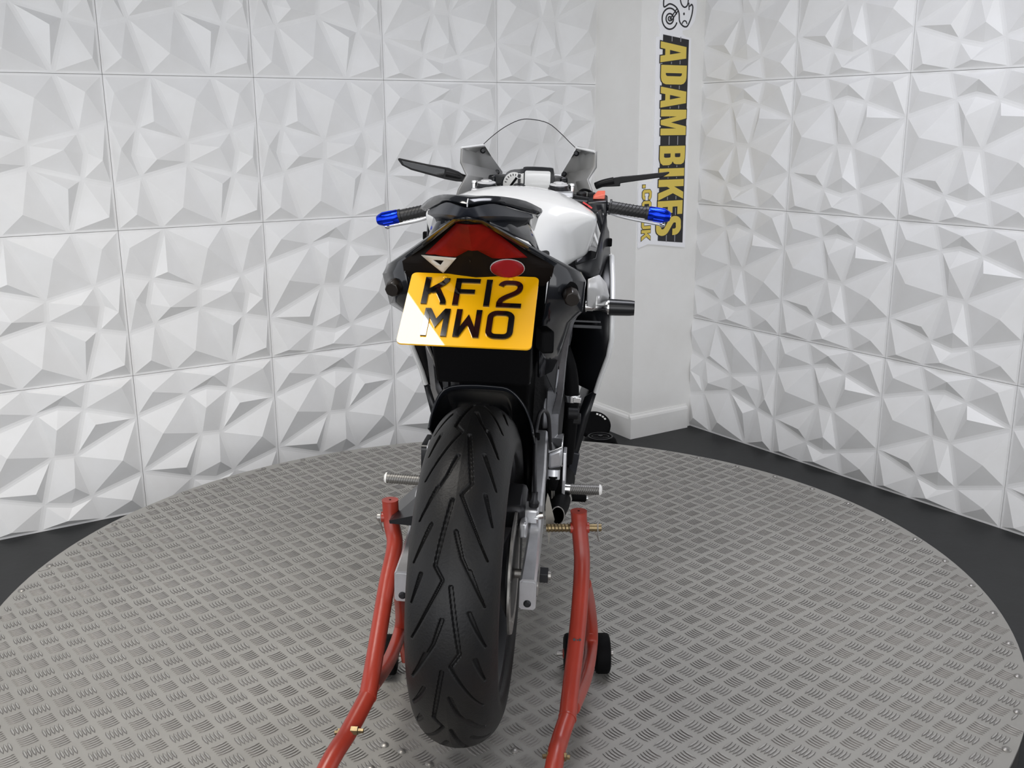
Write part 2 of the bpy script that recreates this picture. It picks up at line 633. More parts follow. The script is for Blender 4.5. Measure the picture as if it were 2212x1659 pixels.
board_loop = [(.0071, .8314), (.0609, .8461), (.2677, .8180), (.2655, 1.35), (.2600, 1.6761), (.2330, 1.680), (.2125, 1.690), (.2116, 1.703), (.2492, 1.7106),
              (.2760, 1.745), (.2839, 1.7802), (.2830, 1.83), (.2900, 1.95), (.26, 2.06), (.19, 2.10), (.12, 2.06), (.085, 1.95), (.093, 1.83), (.0811, 1.7581),
              (.0860, 1.725), (.0957, 1.6996), (.0957, 1.6773), (.0754, 1.675), (.0790, 1.45), (.0800, 1.1027), (.0115, 1.1016), (.0016, 1.0663), (.004, .95)]
sign_poly('board', 'board', [[board_loop]], 0.0, 0.0055)
sign_poly('strip', 'sign_black', [[[(.1085, 1.6853), (.2471, 1.6695), (.2522, .840), (.1132, .8561)]]], 0.0056, 0.0006)
lane = []
for u0, u1 in ((.1562, .1598), (.2025, .2068)):
    for za, zb in ((1.68, 1.66), (1.60, 1.57), (1.51, 1.47), (1.42, 1.36), (1.30, 1.24), (1.175, 1.155), (1.13, 1.10), (1.06, 1.015), (0.99, .945), (.885, .848)):
        t = (1.68 - za) / .83
        t2 = (1.68 - zb) / .83
        ua, ub = u0 + (u1 - u0) * t, u0 + (u1 - u0) * t2
        lane.append([[(ua - .002, za), (ua + .002, za), (ub + .002, zb), (ub - .002, zb)]])
for ln in lane:
    sign_poly('lane_line', 'sign_grey', [ln], 0.0063, 0.0003)

S_line = smooth_path([(.50, .66), (.49, .80), (.40, .895), (.28, .895), (.15, .88), (.10, .76), (.13, .63), (.30, .50), (.46, .38), (.50, .24), (.44, .12),
                      (.30, .10), (.17, .11), (.10, .20), (.10, .34)], 4)
BIG = {
    'A': (.61, [[(0, 0), (.19, 0), (.215, .18), (.395, .18), (.42, 0), (.61, 0), (.475, 1), (.135, 1)], [(.237, .36), (.373, .36), (.305, .80)]]),
    'D': (.56, [[(0, 0), (.36, 0), (.46, .03), (.53, .10), (.56, .2), (.56, .8), (.53, .9), (.46, .97), (.36, 1), (0, 1)],
                [(.23, .18), (.29, .19), (.32, .24), (.32, .76), (.29, .81), (.23, .82)]]),
    'M': (.76, [[(0, 0), (.2, 0), (.2, .62), (.31, 0), (.45, 0), (.56, .62), (.56, 0), (.76, 0), (.76, 1), (.50, 1), (.38, .40), (.26, 1), (0, 1)]]),
    'B': (.59, [[(0, 0), (.4, 0), (.52, .04), (.59, .14), (.59, .38), (.55, .47), (.47, .52), (.54, .57), (.57, .66), (.57, .86), (.52, .96), (.4, 1), (0, 1)],
                [(.23, .17), (.34, .17), (.36, .22), (.36, .38), (.34, .43), (.23, .43)], [(.23, .60), (.33, .60), (.35, .64), (.35, .78), (.33, .82), (.23, .82)]]),
    'I': (.26, [[(0, 0), (.26, 0), (.26, 1), (0, 1)]]),
    'K': (.64, [[(0, 0), (.22, 0), (.22, .34), (.28, .46), (.42, 0), (.64, 0), (.43, .58), (.62, 1), (.40, 1), (.22, .62), (.22, 1), (0, 1)]]),
    'E': (.50, [[(0, 0), (.50, 0), (.50, .2), (.22, .2), (.22, .41), (.44, .41), (.44, .6), (.22, .6), (.22, .8), (.50, .8), (.50, 1), (0, 1)]]),
    'S': (.60, stroke(S_line, .205)),
}
SMALL = {
    'dot': (.25, [[(.02, 0), (.23, 0), (.23, .3), (.02, .3)]]),
    'C': (.80, stroke([(.68, .70), (.68, .80), (.56, .88), (.24, .88), (.13, .78), (.13, .22), (.24, .12), (.56, .12), (.68, .2), (.68, .30)], .24)),
    'O': (.80, stroke([(.13, .22), (.24, .12), (.56, .12), (.67, .22), (.67, .78), (.56, .88), (.24, .88), (.13, .78)], .24, True)),
    'U': (.80, stroke([(.13, 1), (.13, .22), (.24, .12), (.56, .12), (.67, .22), (.67, 1)], .24)),
    'K': (.86, [[(0, 0), (.25, 0), (.25, .32), (.34, .42), (.56, 0), (.86, 0), (.52, .55), (.82, 1), (.54, 1), (.25, .60), (.25, 1), (0, 1)]]),
}


def sign_letter(glyph, u0, ztop, H, length, border, name='letter'):
    w, loops = glyph
    k = length / w

    def mp(lp):
        return [(u0 + y * H, ztop - x * k) for x, y in lp]
    mapped = [mp(lp) for lp in loops]
    bo = sign_poly(name, 'sign_black', [[grow(mapped[0], border)]], 0.0066, 0.0005)
    sign_poly('letter_face', 'sign_yellow', [mapped], 0.0073, 0.0006, bo)


for ch, u0, z0, z1 in (('A', .0965, 1.6594, 1.5754), ('D', .1020, 1.5690, 1.4905), ('A', .1040, 1.4844, 1.3985), ('M', .1085, 1.3938, 1.2883),
                       ('B', .1085, 1.248, 1.1666), ('I', .1078, 1.1565, 1.1206), ('K', .1070, 1.1104, 1.0225), ('E', .1055, 1.0226, .9617),
                       ('S', .1005, .9569, .8744)):
    sign_letter(BIG[ch], u0, z0 - .001, .1375, z0 - z1 - .003, .0042)
for ch, z0, z1 in (('dot', 1.0928, 1.079), ('C', 1.0723, 1.0309), ('O', 1.0262, .9866), ('dot', .979, .965), ('U', .950, .9095), ('K', .9058, .8618)):
    sign_letter(SMALL[ch], .0218, z0, .0485, z0 - z1, .0024)

# line drawing of a motorcycle above the lettering
ic = []
ic += [stroke(ellipse(.1409, 1.7462, .0400, .0400, 40)[3:39], .0062)]
ic += [stroke(ellipse(.1409, 1.7462, .0195, .0195, 28), .0062, True)]
ic += [stroke(ellipse(.1409, 1.7462, .0080, .0080, 20), .0055, True)]
ic += [stroke([(.1409, 1.7440), (.1780, 1.7870)], .0050), stroke([(.1490, 1.7380), (.1850, 1.7800)], .0050)]
ic += [stroke(smooth_path([(.1082, 1.835), (.1082, 1.7904), (.1384, 1.8024), (.170, 1.793), (.1880, 1.772), (.1931, 1.7397), (.2085, 1.7239), (.226, 1.719), (.2399, 1.7268),
                           (.2560, 1.760), (.2619, 1.7941), (.2560, 1.806), (.2488, 1.8024)], 6), .0062)]
ic += [stroke(smooth_path([(.2070, 1.730), (.2130, 1.739), (.2207, 1.742), (.2290, 1.739), (.2340, 1.730)], 6), .0050)]
ic += [[ellipse(.2155, 1.7683, .0042, .0055, 16)]]
ic += [stroke(smooth_path([(.1900, 1.835), (.1990, 1.807), (.2134, 1.7945), (.2270, 1.797), (.2350, 1.81), (.2360, 1.835)], 6), .0058)]
ic += [stroke([(.2398, 1.8124), (.2425, 1.7841)], .0050), stroke([(.2425, 1.7980), (.2520, 1.803)], .0050)]
sign_poly('motorcycle_drawing', 'sign_black', ic, 0.0056, 0.0006)

# ------------------------------------------------------------------ black discs by the column foot
d1 = thing('rubber_disc', 'black rubber disc with an oval recess lying flat by the column foot', 'disc', (0.372, 4.055, 0.0))
g = Geo().turned((0, 0, 0), (0, 0, 0.058), [(0, .070), (.05, .074), (.45, .075), (.62, .070), (.82, .066), (.93, .060), (1, .052)], 36)
g.obj('body', 'black_matt', d1)
g = Geo()
g.poly(stroke(ellipse(0, 0, .050, .050, 36), .006, True), (0, 0, .0575), (1, 0, 0), (0, 1, 0), .004)
g.poly(stroke(ellipse(0, 0, .036, .026, 36), .004, True), (0, 0, .0575), (1, 0, 0), (0, 1, 0), .003)
g.poly([ellipse(0, 0, .010, .008, 20)], (0, 0, .0575), (1, 0, 0), (0, 1, 0), .006)
g.obj('raised_ring', 'black_satin', d1)
d2 = thing('weight_disc', 'black disc with small white marks leaning upright against the column foot', 'disc', (0.360, 4.206, 0.062),
           (math.radians(40), 0, math.radians(4)))
g = Geo().turned((0, 0, -.012), (0, 0, .012), [(0, .064), (.2, .070), (.8, .070), (1, .064)], 36)
g.obj('body', 'black_matt', d2)
g = Geo()
for k in range(4):
    a = math.radians(28 + 15 * k)
    g.box((.053 * math.cos(a), .053 * math.sin(a), .0125), (.008, .009, .002), (0, 0, a))
g.obj('chequer_mark', 'white_plastic', d2, smooth=0)

# ------------------------------------------------------------------ paddock stand (world coordinates)
st = thing('paddock_stand', 'red tubular paddock stand holding up the rear wheel', 'stand', (-0.06, 1.70, TZ))
so = Vector((-0.06, 1.70, TZ - 0.0012))


def S(p):
    return tuple(Vector(p) - so)


RA = [(0.1219, 1.74, 0.640), (0.1243, 1.735, 0.6024), (0.1274, 1.715, 0.5444), (0.1162, 1.64, 0.4652), (0.0998, 1.555, 0.3988), (0.0904, 1.50, 0.3658)]
RL = [(0.0904, 1.50, 0.3658), (0.0752, 1.455, 0.3514), (0.0633, 1.40, 0.3404), (0.030, 1.22, 0.262), (0.015, 1.05, 0.226)]
LA = [(-0.2258, 1.74, 0.664), (-0.2239, 1.735, 0.6211), (-0.2173, 1.715, 0.5865), (-0.2267, 1.66, 0.5361), (-0.2330, 1.60, 0.4885), (-0.2395, 1.53, 0.4382), (-0.2443, 1.50, 0.409)]
LL = [(-0.2443, 1.50, 0.409), (-0.2674, 1.43, 0.3858), (-0.2906, 1.36, 0.3690), (-0.345, 1.20, 0.290), (-0.375, 1.05, 0.226)]
BR = [(0.131, 1.7, 0.5146), (0.1478, 1.8, 0.4235), (0.1592, 1.86, 0.3372), (0.1565, 1.84, 0.2993), (0.1353, 1.7, 0.3221), (0.1009, 1.53, 0.3653)]
BL = [(-0.2158, 1.69, 0.5481), (-0.2183, 1.78, 0.4501), (-0.2259, 1.85, 0.3636), (-0.2314, 1.83, 0.3372), (-0.2356, 1.7, 0.356), (-0.2400, 1.52, 0.4150)]
TRAD = 0.0150
for arm, lever, brace in ((RA, RL, BR), (LA, LL, BL)):
    a = Geo().tube([S(p) for p in smooth_path(arm, 6)], TRAD, 18).obj('upright', 'red_paint', st)
    top = Vector(S(arm[0]))
    Geo().cyl(top + Vector((0, 0, -.0005)), top + Vector((0, 0, .0020)), TRAD * 1.03, 20).obj('end_cap', 'red_paint', a)
    Geo().cyl(top + Vector((0, 0, .0018)), top + Vector((0, 0, .0024)), .0022, 10).obj('cap_hole', 'black_matt', a)
    Geo().tube([S(p) for p in smooth_path(lever, 6)], TRAD * 0.98, 18).obj('lever', 'red_paint', st)
    Geo().tube([S(p) for p in smooth_path(brace, 6)], TRAD * 0.88, 16).obj('brace', 'red_paint', st)
    j = Vector(S(lever[0]))
    d = (Vector(S(lever[1])) - j).normalized()
    Geo().tube([j - d * .001, j + d * .002], TRAD * 1.05, 18).obj('weld', 'red_paint', st)
# handle behind
Geo().tube([S(RL[-1]), S(LL[-1])], TRAD, 16).obj('handle', 'red_paint', st)
# axle brackets and castor wheels
for sx, bx in ((1, .157), (-1, -.230)):
    Geo().hexa([S(p) for p in ((bx - .006, 1.905, .235), (bx + .006, 1.905, .235), (bx + .006, 1.955, .235), (bx - .006, 1.955, .235),
                               (bx - .006, 1.845, .335), (bx + .006, 1.845, .335), (bx + .006, 1.885, .335), (bx - .006, 1.885, .335))]).obj('wheel_bracket', 'red_paint', st, bevel=.003)
    Geo().cyl(S((bx - .065, 1.93, .2425)), S((bx + .055, 1.93, .2425)), .005, 12).obj('axle', 'steel', st)
    for off in (.032, -.034):
        cx = bx + off
        w = Geo().turned(S((cx - .016, 1.93, .2425)), S((cx + .016, 1.93, .2425)), [(0, .020), (.001, .034), (.08, .0405), (.2, .0425), (.8, .0425), (.92, .0405), (.999, .034), (1, .020)], 28)
        wo = w.obj('castor_wheel', 'black_matt', st)
        Geo().turned(S((cx - .0185, 1.93, .2425)), S((cx + .0185, 1.93, .2425)), [(0, .008), (.05, .011), (.95, .011), (1, .008)], 18).obj('hub', 'red_paint', wo)
# spools: threaded pins through the upright heads, with split pins
for s, x_in, x_top, x_out, y, z in ((1, .062, .1240, .1640, 1.738, .6095), (-1, -.175, -.2250, -.2500, 1.738, .6330)):
    pin = Geo().cyl(S((x_in, y, z)), S((x_out, y, z)), .0072, 16).obj('support_pin', 'brass' if s > 0 else 'steel', st)
    g = Geo()
    n = 60
    hel = [S((x_in + (x_top - x_in) * .9 * k / n, y + .0080 * math.cos(k * .9), z + .0080 * math.sin(k * .9))) for k in range(n + 1)]
    g.tube(hel, .0011, 6).obj('thread', 'brass', pin)
    xo = x_out - s * .007
    Geo().tube([S(p) for p in ((xo, y - .004, z + .012), (xo, y - .007, z + .004), (xo, y - .007, z - .012), (xo + .003, y - .005, z - .026), (xo - .001, y - .006, z - .014), (xo - .004, y - .006, z - .006))],
               .0012, 8).obj('split_pin', 'steel', pin)
    Geo().cyl(S((x_top - .0175, y, z)), S((x_top + .0175, y, z)), .0100, 18).obj('boss', 'red_paint', st)
# chipped paint on the right upright
for dx, dz, w in ((-.0035, .0005, .0055), (.0020, -.0010, .0030), (.0065, .0000, .0045)):
    Geo().poly([ellipse(0, 0, w / 2, .0024, 7)], S((.1107 + dx, 1.6035 - .0002, .4535 + dz)), (1, 0, 0), (0, .48, .87), .0012).obj('paint_chip', 'dark_metal', st, smooth=0)
# lever bolts
for (x, y, z), dx in (((-.2515, 1.425, .3930), .010), ((-.2835, 1.432, .3850), -.006), ((.0535, 1.42, .3480), -.008), ((.0840, 1.42, .3460), .006)):
    Geo().turned(S((x - dx, y, z)), S((x + dx, y - .002, z)), [(0, .0075), (.55, .0075), (.56, .0042), (1, .0042)], 6).obj('bolt', 'brass', st, smooth=0)

# ------------------------------------------------------------------ motorcycle (own frame: x right, y forward, z up, origin under the rear axle)
bike = thing('motorcycle', 'black and white sports motorcycle seen from behind with a yellow number plate', 'motorcycle')
bike.matrix_world = Matrix.Translation((-0.0864, 1.694, 0.241)) @ Matrix.Rotation(-0.0937, 4, 'Z') @ Matrix.Rotation(0.0321, 4, 'Y')
AXZ = 0.306

# ---- rear tyre: real grooves pressed into a fine mesh
PROF = [(0, .306), (.02, .3035), (.04, .2955), (.055, .284), (.066, .270), (.073, .2535), (.0755, .243), (.0745, .232), (.0690, .2215), (.060, .2165)]
PER = 360.0 / 7
_right = [[(.0050, 18.5), (.0176, 33.3), (.0217, 38.3), (.0080, 42.3), (.0343, 52.7), (.056, 61.5)],
          [(.0062, 53.8), (.0186, 61.3), (.0530, 74.0)],
          [(.0316, 13.7), (.0560, 24.3)], [(.0346, 26.0), (.0592, 37.6)], [(.0446, 41.0), (.0590, 50.3)]]
GROOVES = [_l for _l in _right] + [[(-x, a + PER / 2) for x, a in _l] for _l in _right]


def tyre_mesh(name, nt_, grooves=True):
    half = smooth_path(PROF, 5)
    prof = [(-x, r) for x, r in half[::-1]][:-1] + list(half)
    # inner return so the tyre is a closed ring
    prof += [(.052, .212), (-.052, .212)]
    # refine the tread
    fine = []
    for (x0, r0), (x1, r1) in zip(prof, prof[1:] + prof[:1]):
        k = 3 if (abs(x0) < .068 and r0 > .25 and grooves) else 1
        for i in range(k):
            fine.append((x0 + (x1 - x0) * i / k, r0 + (r1 - r0) * i / k))
    X = np.array([p[0] for p in fine])
    Rr = np.array([p[1] for p in fine])
    th = np.arange(nt_) * 2 * np.pi / nt_
    dep = np.zeros((nt_, len(X)))
    if grooves:
        tdeg = np.degrees(th)
        a = tdeg % PER
        rc = 0.30 * np.pi / 180
        for line in GROOVES:
            tot = len(line) - 1
            for s in range(tot):
                (x0, a0), (x1, a1) = line[s], line[s + 1]
                for sh in range(-2, 3):
                    A0, A1 = (a0 + sh * PER) * rc, (a1 + sh * PER) * rc
                    if max(A0, A1) < -3 * rc or min(A0, A1) > (PER + 3) * rc:
                        continue
                    px = X[None, :] - x0
                    py = (a * rc)[:, None] - A0
                    dx, dy = x1 - x0, A1 - A0
                    L2 = dx * dx + dy * dy
                    t = np.clip((px * dx + py * dy) / L2, 0, 1)
                    dist = np.hypot(px - t * dx, py - t * dy)
                    along = (s + t) / tot
                    wid = 0.0027 * np.clip(1.15 - 0.85 * along, .35, 1)
                    k = np.clip((wid + .0014 - dist) / .0020, 0, 1)
                    dep = np.maximum(dep, k * k * (3 - 2 * k) * .0058)
        mask = (Rr > .25)[None, :]
        dep = dep * mask
    RR = Rr[None, :] - dep
    Y = -RR * np.sin(th)[:, None]
    Z = RR * np.cos(th)[:, None]
    V = np.stack([np.broadcast_to(X[None, :], Y.shape), Y, Z], 2).reshape(-1, 3)
    m = len(X)
    i = np.arange(nt_)[:, None]
    j = np.arange(m)[None, :]
    i2, j2 = (i + 1) % nt_, (j + 1) % m
    F = np.stack([i * m + j, i * m + j2, i2 * m + j2, i2 * m + j], 2).reshape(-1, 4)
    me = bpy.data.meshes.new(name)
    me.from_pydata(V.tolist(), [], F.tolist())
    me.materials.append(M['rubber'])
    me.shade_smooth()
    me.set_sharp_from_angle(angle=math.radians(50))
    return me


tyre = bpy.data.objects.new('rear_tyre', tyre_mesh('rear_tyre', 1500))
COL.objects.link(tyre)
tyre.parent = bike
tyre.location = (0, 0, AXZ)
tyre['label'] = 'worn black rear tyre with slanted zigzag grooves'


def wheel(name, cz, cy, sx=1.0, sr=1.0):
    rp = [(-.064, .222), (-.060, .2245), (-.055, .219), (-.030, .200), (.030, .200), (.055, .219), (.060, .2245), (.064, .222), (.060, .205), (.035, .188), (-.035, .188), (-.060, .205)]
    n = 72
    g = Geo()
    secs = [[(x * sx, cy + r * sr * math.sin(2 * PI * k / n), cz + r * sr * math.cos(2 * PI * k / n)) for x, r in rp] for k in range(n + 1)]
    g.loft(secs, True, False)
    w = g.obj(name, 'dark_metal', bike)
    hub = Geo().turned((-.062 * sx, cy, cz), (.062 * sx, cy, cz), [(0, .026), (.1, .036), (.5, .030), (.9, .036), (1, .026)], 28)
    hub.obj('hub', 'dark_metal', w)
    for s in range(6):
        a = 2 * PI * s / 6 + .2
        d = Vector((0, math.sin(a), math.cos(a)))
        t = Vector((0, math.cos(a), -math.sin(a)))
        c = Vector((0, cy, cz))
        secs = []
        for r, wd, th_ in ((.024, .020, .022), (.08, .013, .016), (.15, .011, .013), (.196, .018, .020)):
            p = c + d * r * sr
            secs.append([p + t * wd + Vector((th_ * sx, 0, 0)), p - t * wd + Vector((th_ * sx, 0, 0)), p - t * wd - Vector((th_ * sx, 0, 0)), p + t * wd - Vector((th_ * sx, 0, 0))])
        Geo().loft(secs).obj('spoke', 'dark_metal', w, bevel=.004)
    return w


rear_wheel = wheel('rear_wheel', AXZ, 0)


def ring_disc(name, x, cy, cz, r0, r1, th, mat, wave=0, holes=0, parent=bike):
    n = 120
    outer = [(r1 * (1 + wave * math.sin(10 * 2 * PI * k / n)) * math.sin(2 * PI * k / n), r1 * (1 + wave * math.sin(10 * 2 * PI * k / n)) * math.cos(2 * PI * k / n)) for k in range(n)]
    loops = [outer, ellipse(0, 0, r0, r0, 60)]
    for h in range(holes):
        a = 2 * PI * h / holes
        rr = r0 + (r1 - r0) * (.35 if h % 2 else .68)
        loops.append(ellipse(rr * math.sin(a), rr * math.cos(a), .0035, .0035, 10))
    return Geo().poly(loops, (x, cy, cz), (0, 1, 0), (0, 0, 1), th).obj(name, mat, parent, smooth=30)


ring_disc('brake_disc', .076, 0, AXZ, .078, .110, .004, 'steel', .018, 24)
Geo().turned((.055, 0, AXZ), (.080, 0, AXZ), [(0, .045), (.6, .080), (1, .080)], 40).obj('disc_carrier', 'dark_metal', bike)
ring_disc('rear_sprocket', -.086, 0, AXZ, .05, .098, .005, 'dark_metal', .02, 0)
Geo().turned((-.145, 0, AXZ), (.146, 0, AXZ), [(0, .0085), (1, .0085)], 14).obj('axle', 'steel', bike)
for s in (1, -1):
    Geo().turned((s * .126, 0, AXZ), (s * .141, 0, AXZ), [(0, .0155), (1, .0155)], 6).obj('axle_nut', 'dark_metal', bike, smooth=0, bevel=.001)
# drive chain (two runs) on the left
g = Geo()
for z0, z1 in ((AXZ + .096, .40), (AXZ - .096, .30)):
    for k in range(26):
        t = k / 26
        y = .02 + t * .46
        z = z0 + (z1 - z0) * t
        g.box((-.0835 + (.002 if k % 2 else 0), y, z), (.007 if k % 2 else .011, .0145, .011), (math.atan2(z1 - z0, .46), 0, 0))
g.obj('drive_chain', 'dark_metal', bike, smooth=0)

# ---- swingarm
for s, nm in ((1, 'right'), (-1, 'left')):
    secs = []
    for y, xi, xo, zb, zt in ((-.085, .0955, .1245, .279, .3360), (-.03, .0965, .1240, .281, .346), (.03, .099, .1220, .290, .370), (.10, .100, .1215, .312, .417), (.20, .094, .1200, .322, .4370),
                              (.32, .086, .1150, .328, .4500), (.40, .078, .1120, .330, .4570), (.47, .070, .1120, .330, .430), (.53, .070, .1100, .345, .400)):
        c = .004
        secs.append([(s * xi, y, zb + c), (s * (xi + c), y, zb), (s * (xo - c), y, zb), (s * xo, y, zb + c), (s * xo, y, zt - c), (s * (xo - c), y, zt), (s * (xi + c), y, zt), (s * xi, y, zt - c)])
    arm = Geo().loft(secs).obj('swingarm', 'silver', bike, smooth=28)
    Geo().turned((s * .110, -.084, .291), (s * .110, -.090, .291), [(0, .0068), (.6, .0068), (1, .004)], 14).obj('adjuster_bolt', 'dark_metal', arm)
    Geo().poly([rounded(-.0125, -.024, .0125, .024, .004)], (s * .110, -.0851, .3075), (1, 0, 0), (0, 0, 1), .0012).obj('end_plate', 'silver', arm, smooth=0)
    Geo().poly([rounded(-.045, -.014, .030, .014, .006)], (s * .1245, -.02, AXZ), (0, s, 0), (0, 0, 1), .002).obj('axle_plate', 'steel', arm, smooth=0)
Geo().box((0, .40, .385), (.17, .075, .085)).obj('swingarm_bridge', 'silver', bike, bevel=.012)

# ---- hugger over the tyre
def hugger():
    cs = smooth_path([(-.098, .255), (-.094, .285), (-.084, .318), (-.066, .336), (-.03, .342), (.02, .342), (.050, .337), (.076, .312), (.092, .280), (.098, .255)], 4)
    secs = []
    for ph in np.linspace(24, 98, 16):
        a = math.radians(ph)
        secs.append([(x, r * math.sin(a), AXZ + r * math.cos(a)) for x, r in cs])
    return Geo().loft(secs, False, False).obj('hugger', 'black_gloss', bike, solid=.004, smooth=40)


hugger()
# chain guard: flat wing on the left
Geo().loft([[(-.104, -.022, .3960), (-.146, -.022, .3975), (-.147, -.022, .4030), (-.104, -.022, .4150)],
            [(-.108, .12, .398), (-.158, .13, .378), (-.158, .13, .383), (-.108, .12, .412)],
            [(-.112, .28, .385), (-.162, .28, .345), (-.162, .28, .350), (-.112, .28, .395)]]).obj('chain_guard', 'black_satin', bike, smooth=0)

# ---- rear brake: caliper, bracket, hose, reservoir, pedal
cal = Geo().box((.070, .075, .408), (.046, .085, .050), (.25, 0, 0)).obj('brake_caliper', 'dark_metal', bike, bevel=.010)
Geo().box((.102, .060, .402), (.030, .034, .030), (.2, 0, 0)).box((.092, .030, .385), (.014, .04, .03)).obj('caliper_bracket', 'silver', cal, bevel=.004)
Geo().turned((.104, .052, .398), (.126, .050, .402), [(0, .008), (.5, .0085), (1, .006)], 14).obj('caliper_bolt', 'chrome', cal)
Geo().turned((.1075, .05, .418), (.1090, .05, .446), [(0, .009), (.3, .010), (.5, .006), (1, .0055)], 14).obj('hose_union', 'dark_metal', cal)
Geo().tube(smooth_path([(.1090, .05, .442), (.1040, .10, .4734), (.0975, .20, .507), (.1005, .25, .535), (.1084, .30, .5300), (.1157, .33, .507), (.1195, .36, .4447), (.121, .37, .425)], 8), .0042, 10).obj('brake_hose', 'dark_metal', bike)
Geo().box((.0985, .195, .507), (.016, .010, .014)).obj('hose_clip', 'black_matt', bike, bevel=.002)
res = Geo().loft([[(.116, .385, .372), (.146, .385, .380), (.146, .425, .380), (.116, .425, .372)], [(.1165, .382, .410), (.1455, .382, .424), (.1455, .425, .438), (.1165, .425, .428)]]).obj('fluid_reservoir', 'silver', bike, bevel=.006)
Geo().loft([[(.1155, .380, .4105), (.1460, .380, .4255), (.1460, .428, .4405), (.1155, .428, .4300)], [(.1155, .379, .4150), (.1460, .379, .4300), (.1460, .428, .4450), (.1155, .428, .4345)]]).obj('reservoir_cap', 'chrome', res, bevel=.002)
mc = Geo().cyl((.128, .39, .372), (.128, .385, .352), .0145, 18).obj('master_cylinder', 'silver', bike)
Geo().turned((.128, .384, .360), (.128, .380, .328), [(0, .0125), (.25, .013), (.5, .011), (.7, .010), (1, .006)], 16).obj('rubber_boot', 'black_matt', mc)
Geo().cyl((.128, .382, .335), (.130, .39, .300), .004, 10).obj('push_rod', 'steel', mc)
for s in (1, -1):
    pl = Geo().poly([[(-.03, -.05), (.02, -.055), (.035, -.02), (.030, .04), (.012, .075), (-.02, .07), (-.028, .01)]], (s * .147, .425, .335), (0, 1, 0), (0, 0, 1), .007 * s).obj('footrest_hanger', 'silver', bike, bevel=.0015, smooth=0)
    Geo().cyl((s * .147, .42, .318), (s * .165, .42, .318), .0125, 16).obj('peg_mount', 'chrome', pl)
    Geo().cyl((s * .150, .428, .290), (s * .160, .428, .290), .010, 14).obj('pivot_bolt', 'chrome', pl)
    x0, x1 = (s * .160, s * .229)
    if s < 0:
        x0, x1 = -.165, -.246
    pg = Geo().cyl((x0, .42, .3180), (x1, .42, .3198), .0112, 20).obj('footpeg', 'peg_steel', bike)
    g = Geo()
    for k in range(14):
        t = .08 + .86 * k / 13
        x = x0 + (x1 - x0) * t
        g.tube([(x + .004 * math.sin(a), .42 + .0115 * math.cos(a), .318 + .0018 * t + .0115 * math.sin(a)) for a in np.linspace(0, 2 * PI, 17)], .0008, 5)
    g.obj('knurl', 'peg_steel', pg)
    Geo().turned((x1, .42, .3198), (x1 + s * .007, .42, .320), [(0, .0125), (.5, .0118), (.85, .008), (1, .003)], 18).obj('peg_end', 'white_plastic', pg)
pd = Geo().tube(smooth_path([(.158, .43, .302), (.163, .45, .285), (.160, .48, .270), (.160, .50, .268)], 5), .0075, 12).obj('brake_pedal', 'chrome', bike)
Geo().turned((.158, .50, .268), (.202, .50, .268), [(0, .0092), (.92, .0092), (1, .006)], 16).obj('toe_peg', 'black_matt', pd)
Geo().turned((.202, .50, .268), (.2055, .50, .268), [(0, .006), (1, .004)], 14).obj('peg_tip', 'chrome', pd)
Geo().tube(smooth_path([(-.158, .43, .302), (-.163, .46, .30), (-.165, .52, .30)], 5), .007, 12).obj('gear_lever', 'chrome', bike)
cover = Geo().poly([rounded(-.045, -.04, .045, .04, .012)], (-.140, .47, .36), (0, -1, 0), (0, 0, 1), .03).obj('sprocket_cover', 'black_satin', bike, bevel=.004)
for k in range(4):
    Geo().box((-.1705, .44 + .018 * k, .36), (.002, .007, .05)).obj('slot', 'silver', cover, smooth=0)
# exhaust tip and heel guard
ex = Geo()
o_, i_ = [], []
ex.loft([[(.144 + rx * math.cos(a), y, z + rz * math.sin(a)) for a in np.linspace(0, 2 * PI, 28, endpoint=False)] for y, z, rx, rz in
         ((.62, .27, .028, .030), (.40, .29, .022, .026), (.305, .3030, .0145, .0200), (.295, .3040, .0130, .0185), (.31, .3030, .0115, .017), (.40, .29, .010, .014))])
exo = ex.obj('exhaust_pipe', 'black_matt', bike)
Geo().tube([(.144 + .0140 * math.cos(a), .2955, .3038 + .0195 * math.sin(a)) for a in np.linspace(0, 2 * PI, 33)], .0013, 6).obj('tip_ring', 'steel', exo)
Geo().poly([[(0.13, 0.4297), (0.1339, 0.4205), (0.1452, 0.3774), (0.1398, 0.3559), (0.1358, 0.3247), (0.1326, 0.3554), (0.1287, 0.3744), (0.1272, 0.4068)]], (0, .09, 0), (1, 0, 0), (0, 0, 1), -.003).obj('heel_guard', 'guard_plate', bike, smooth=0)

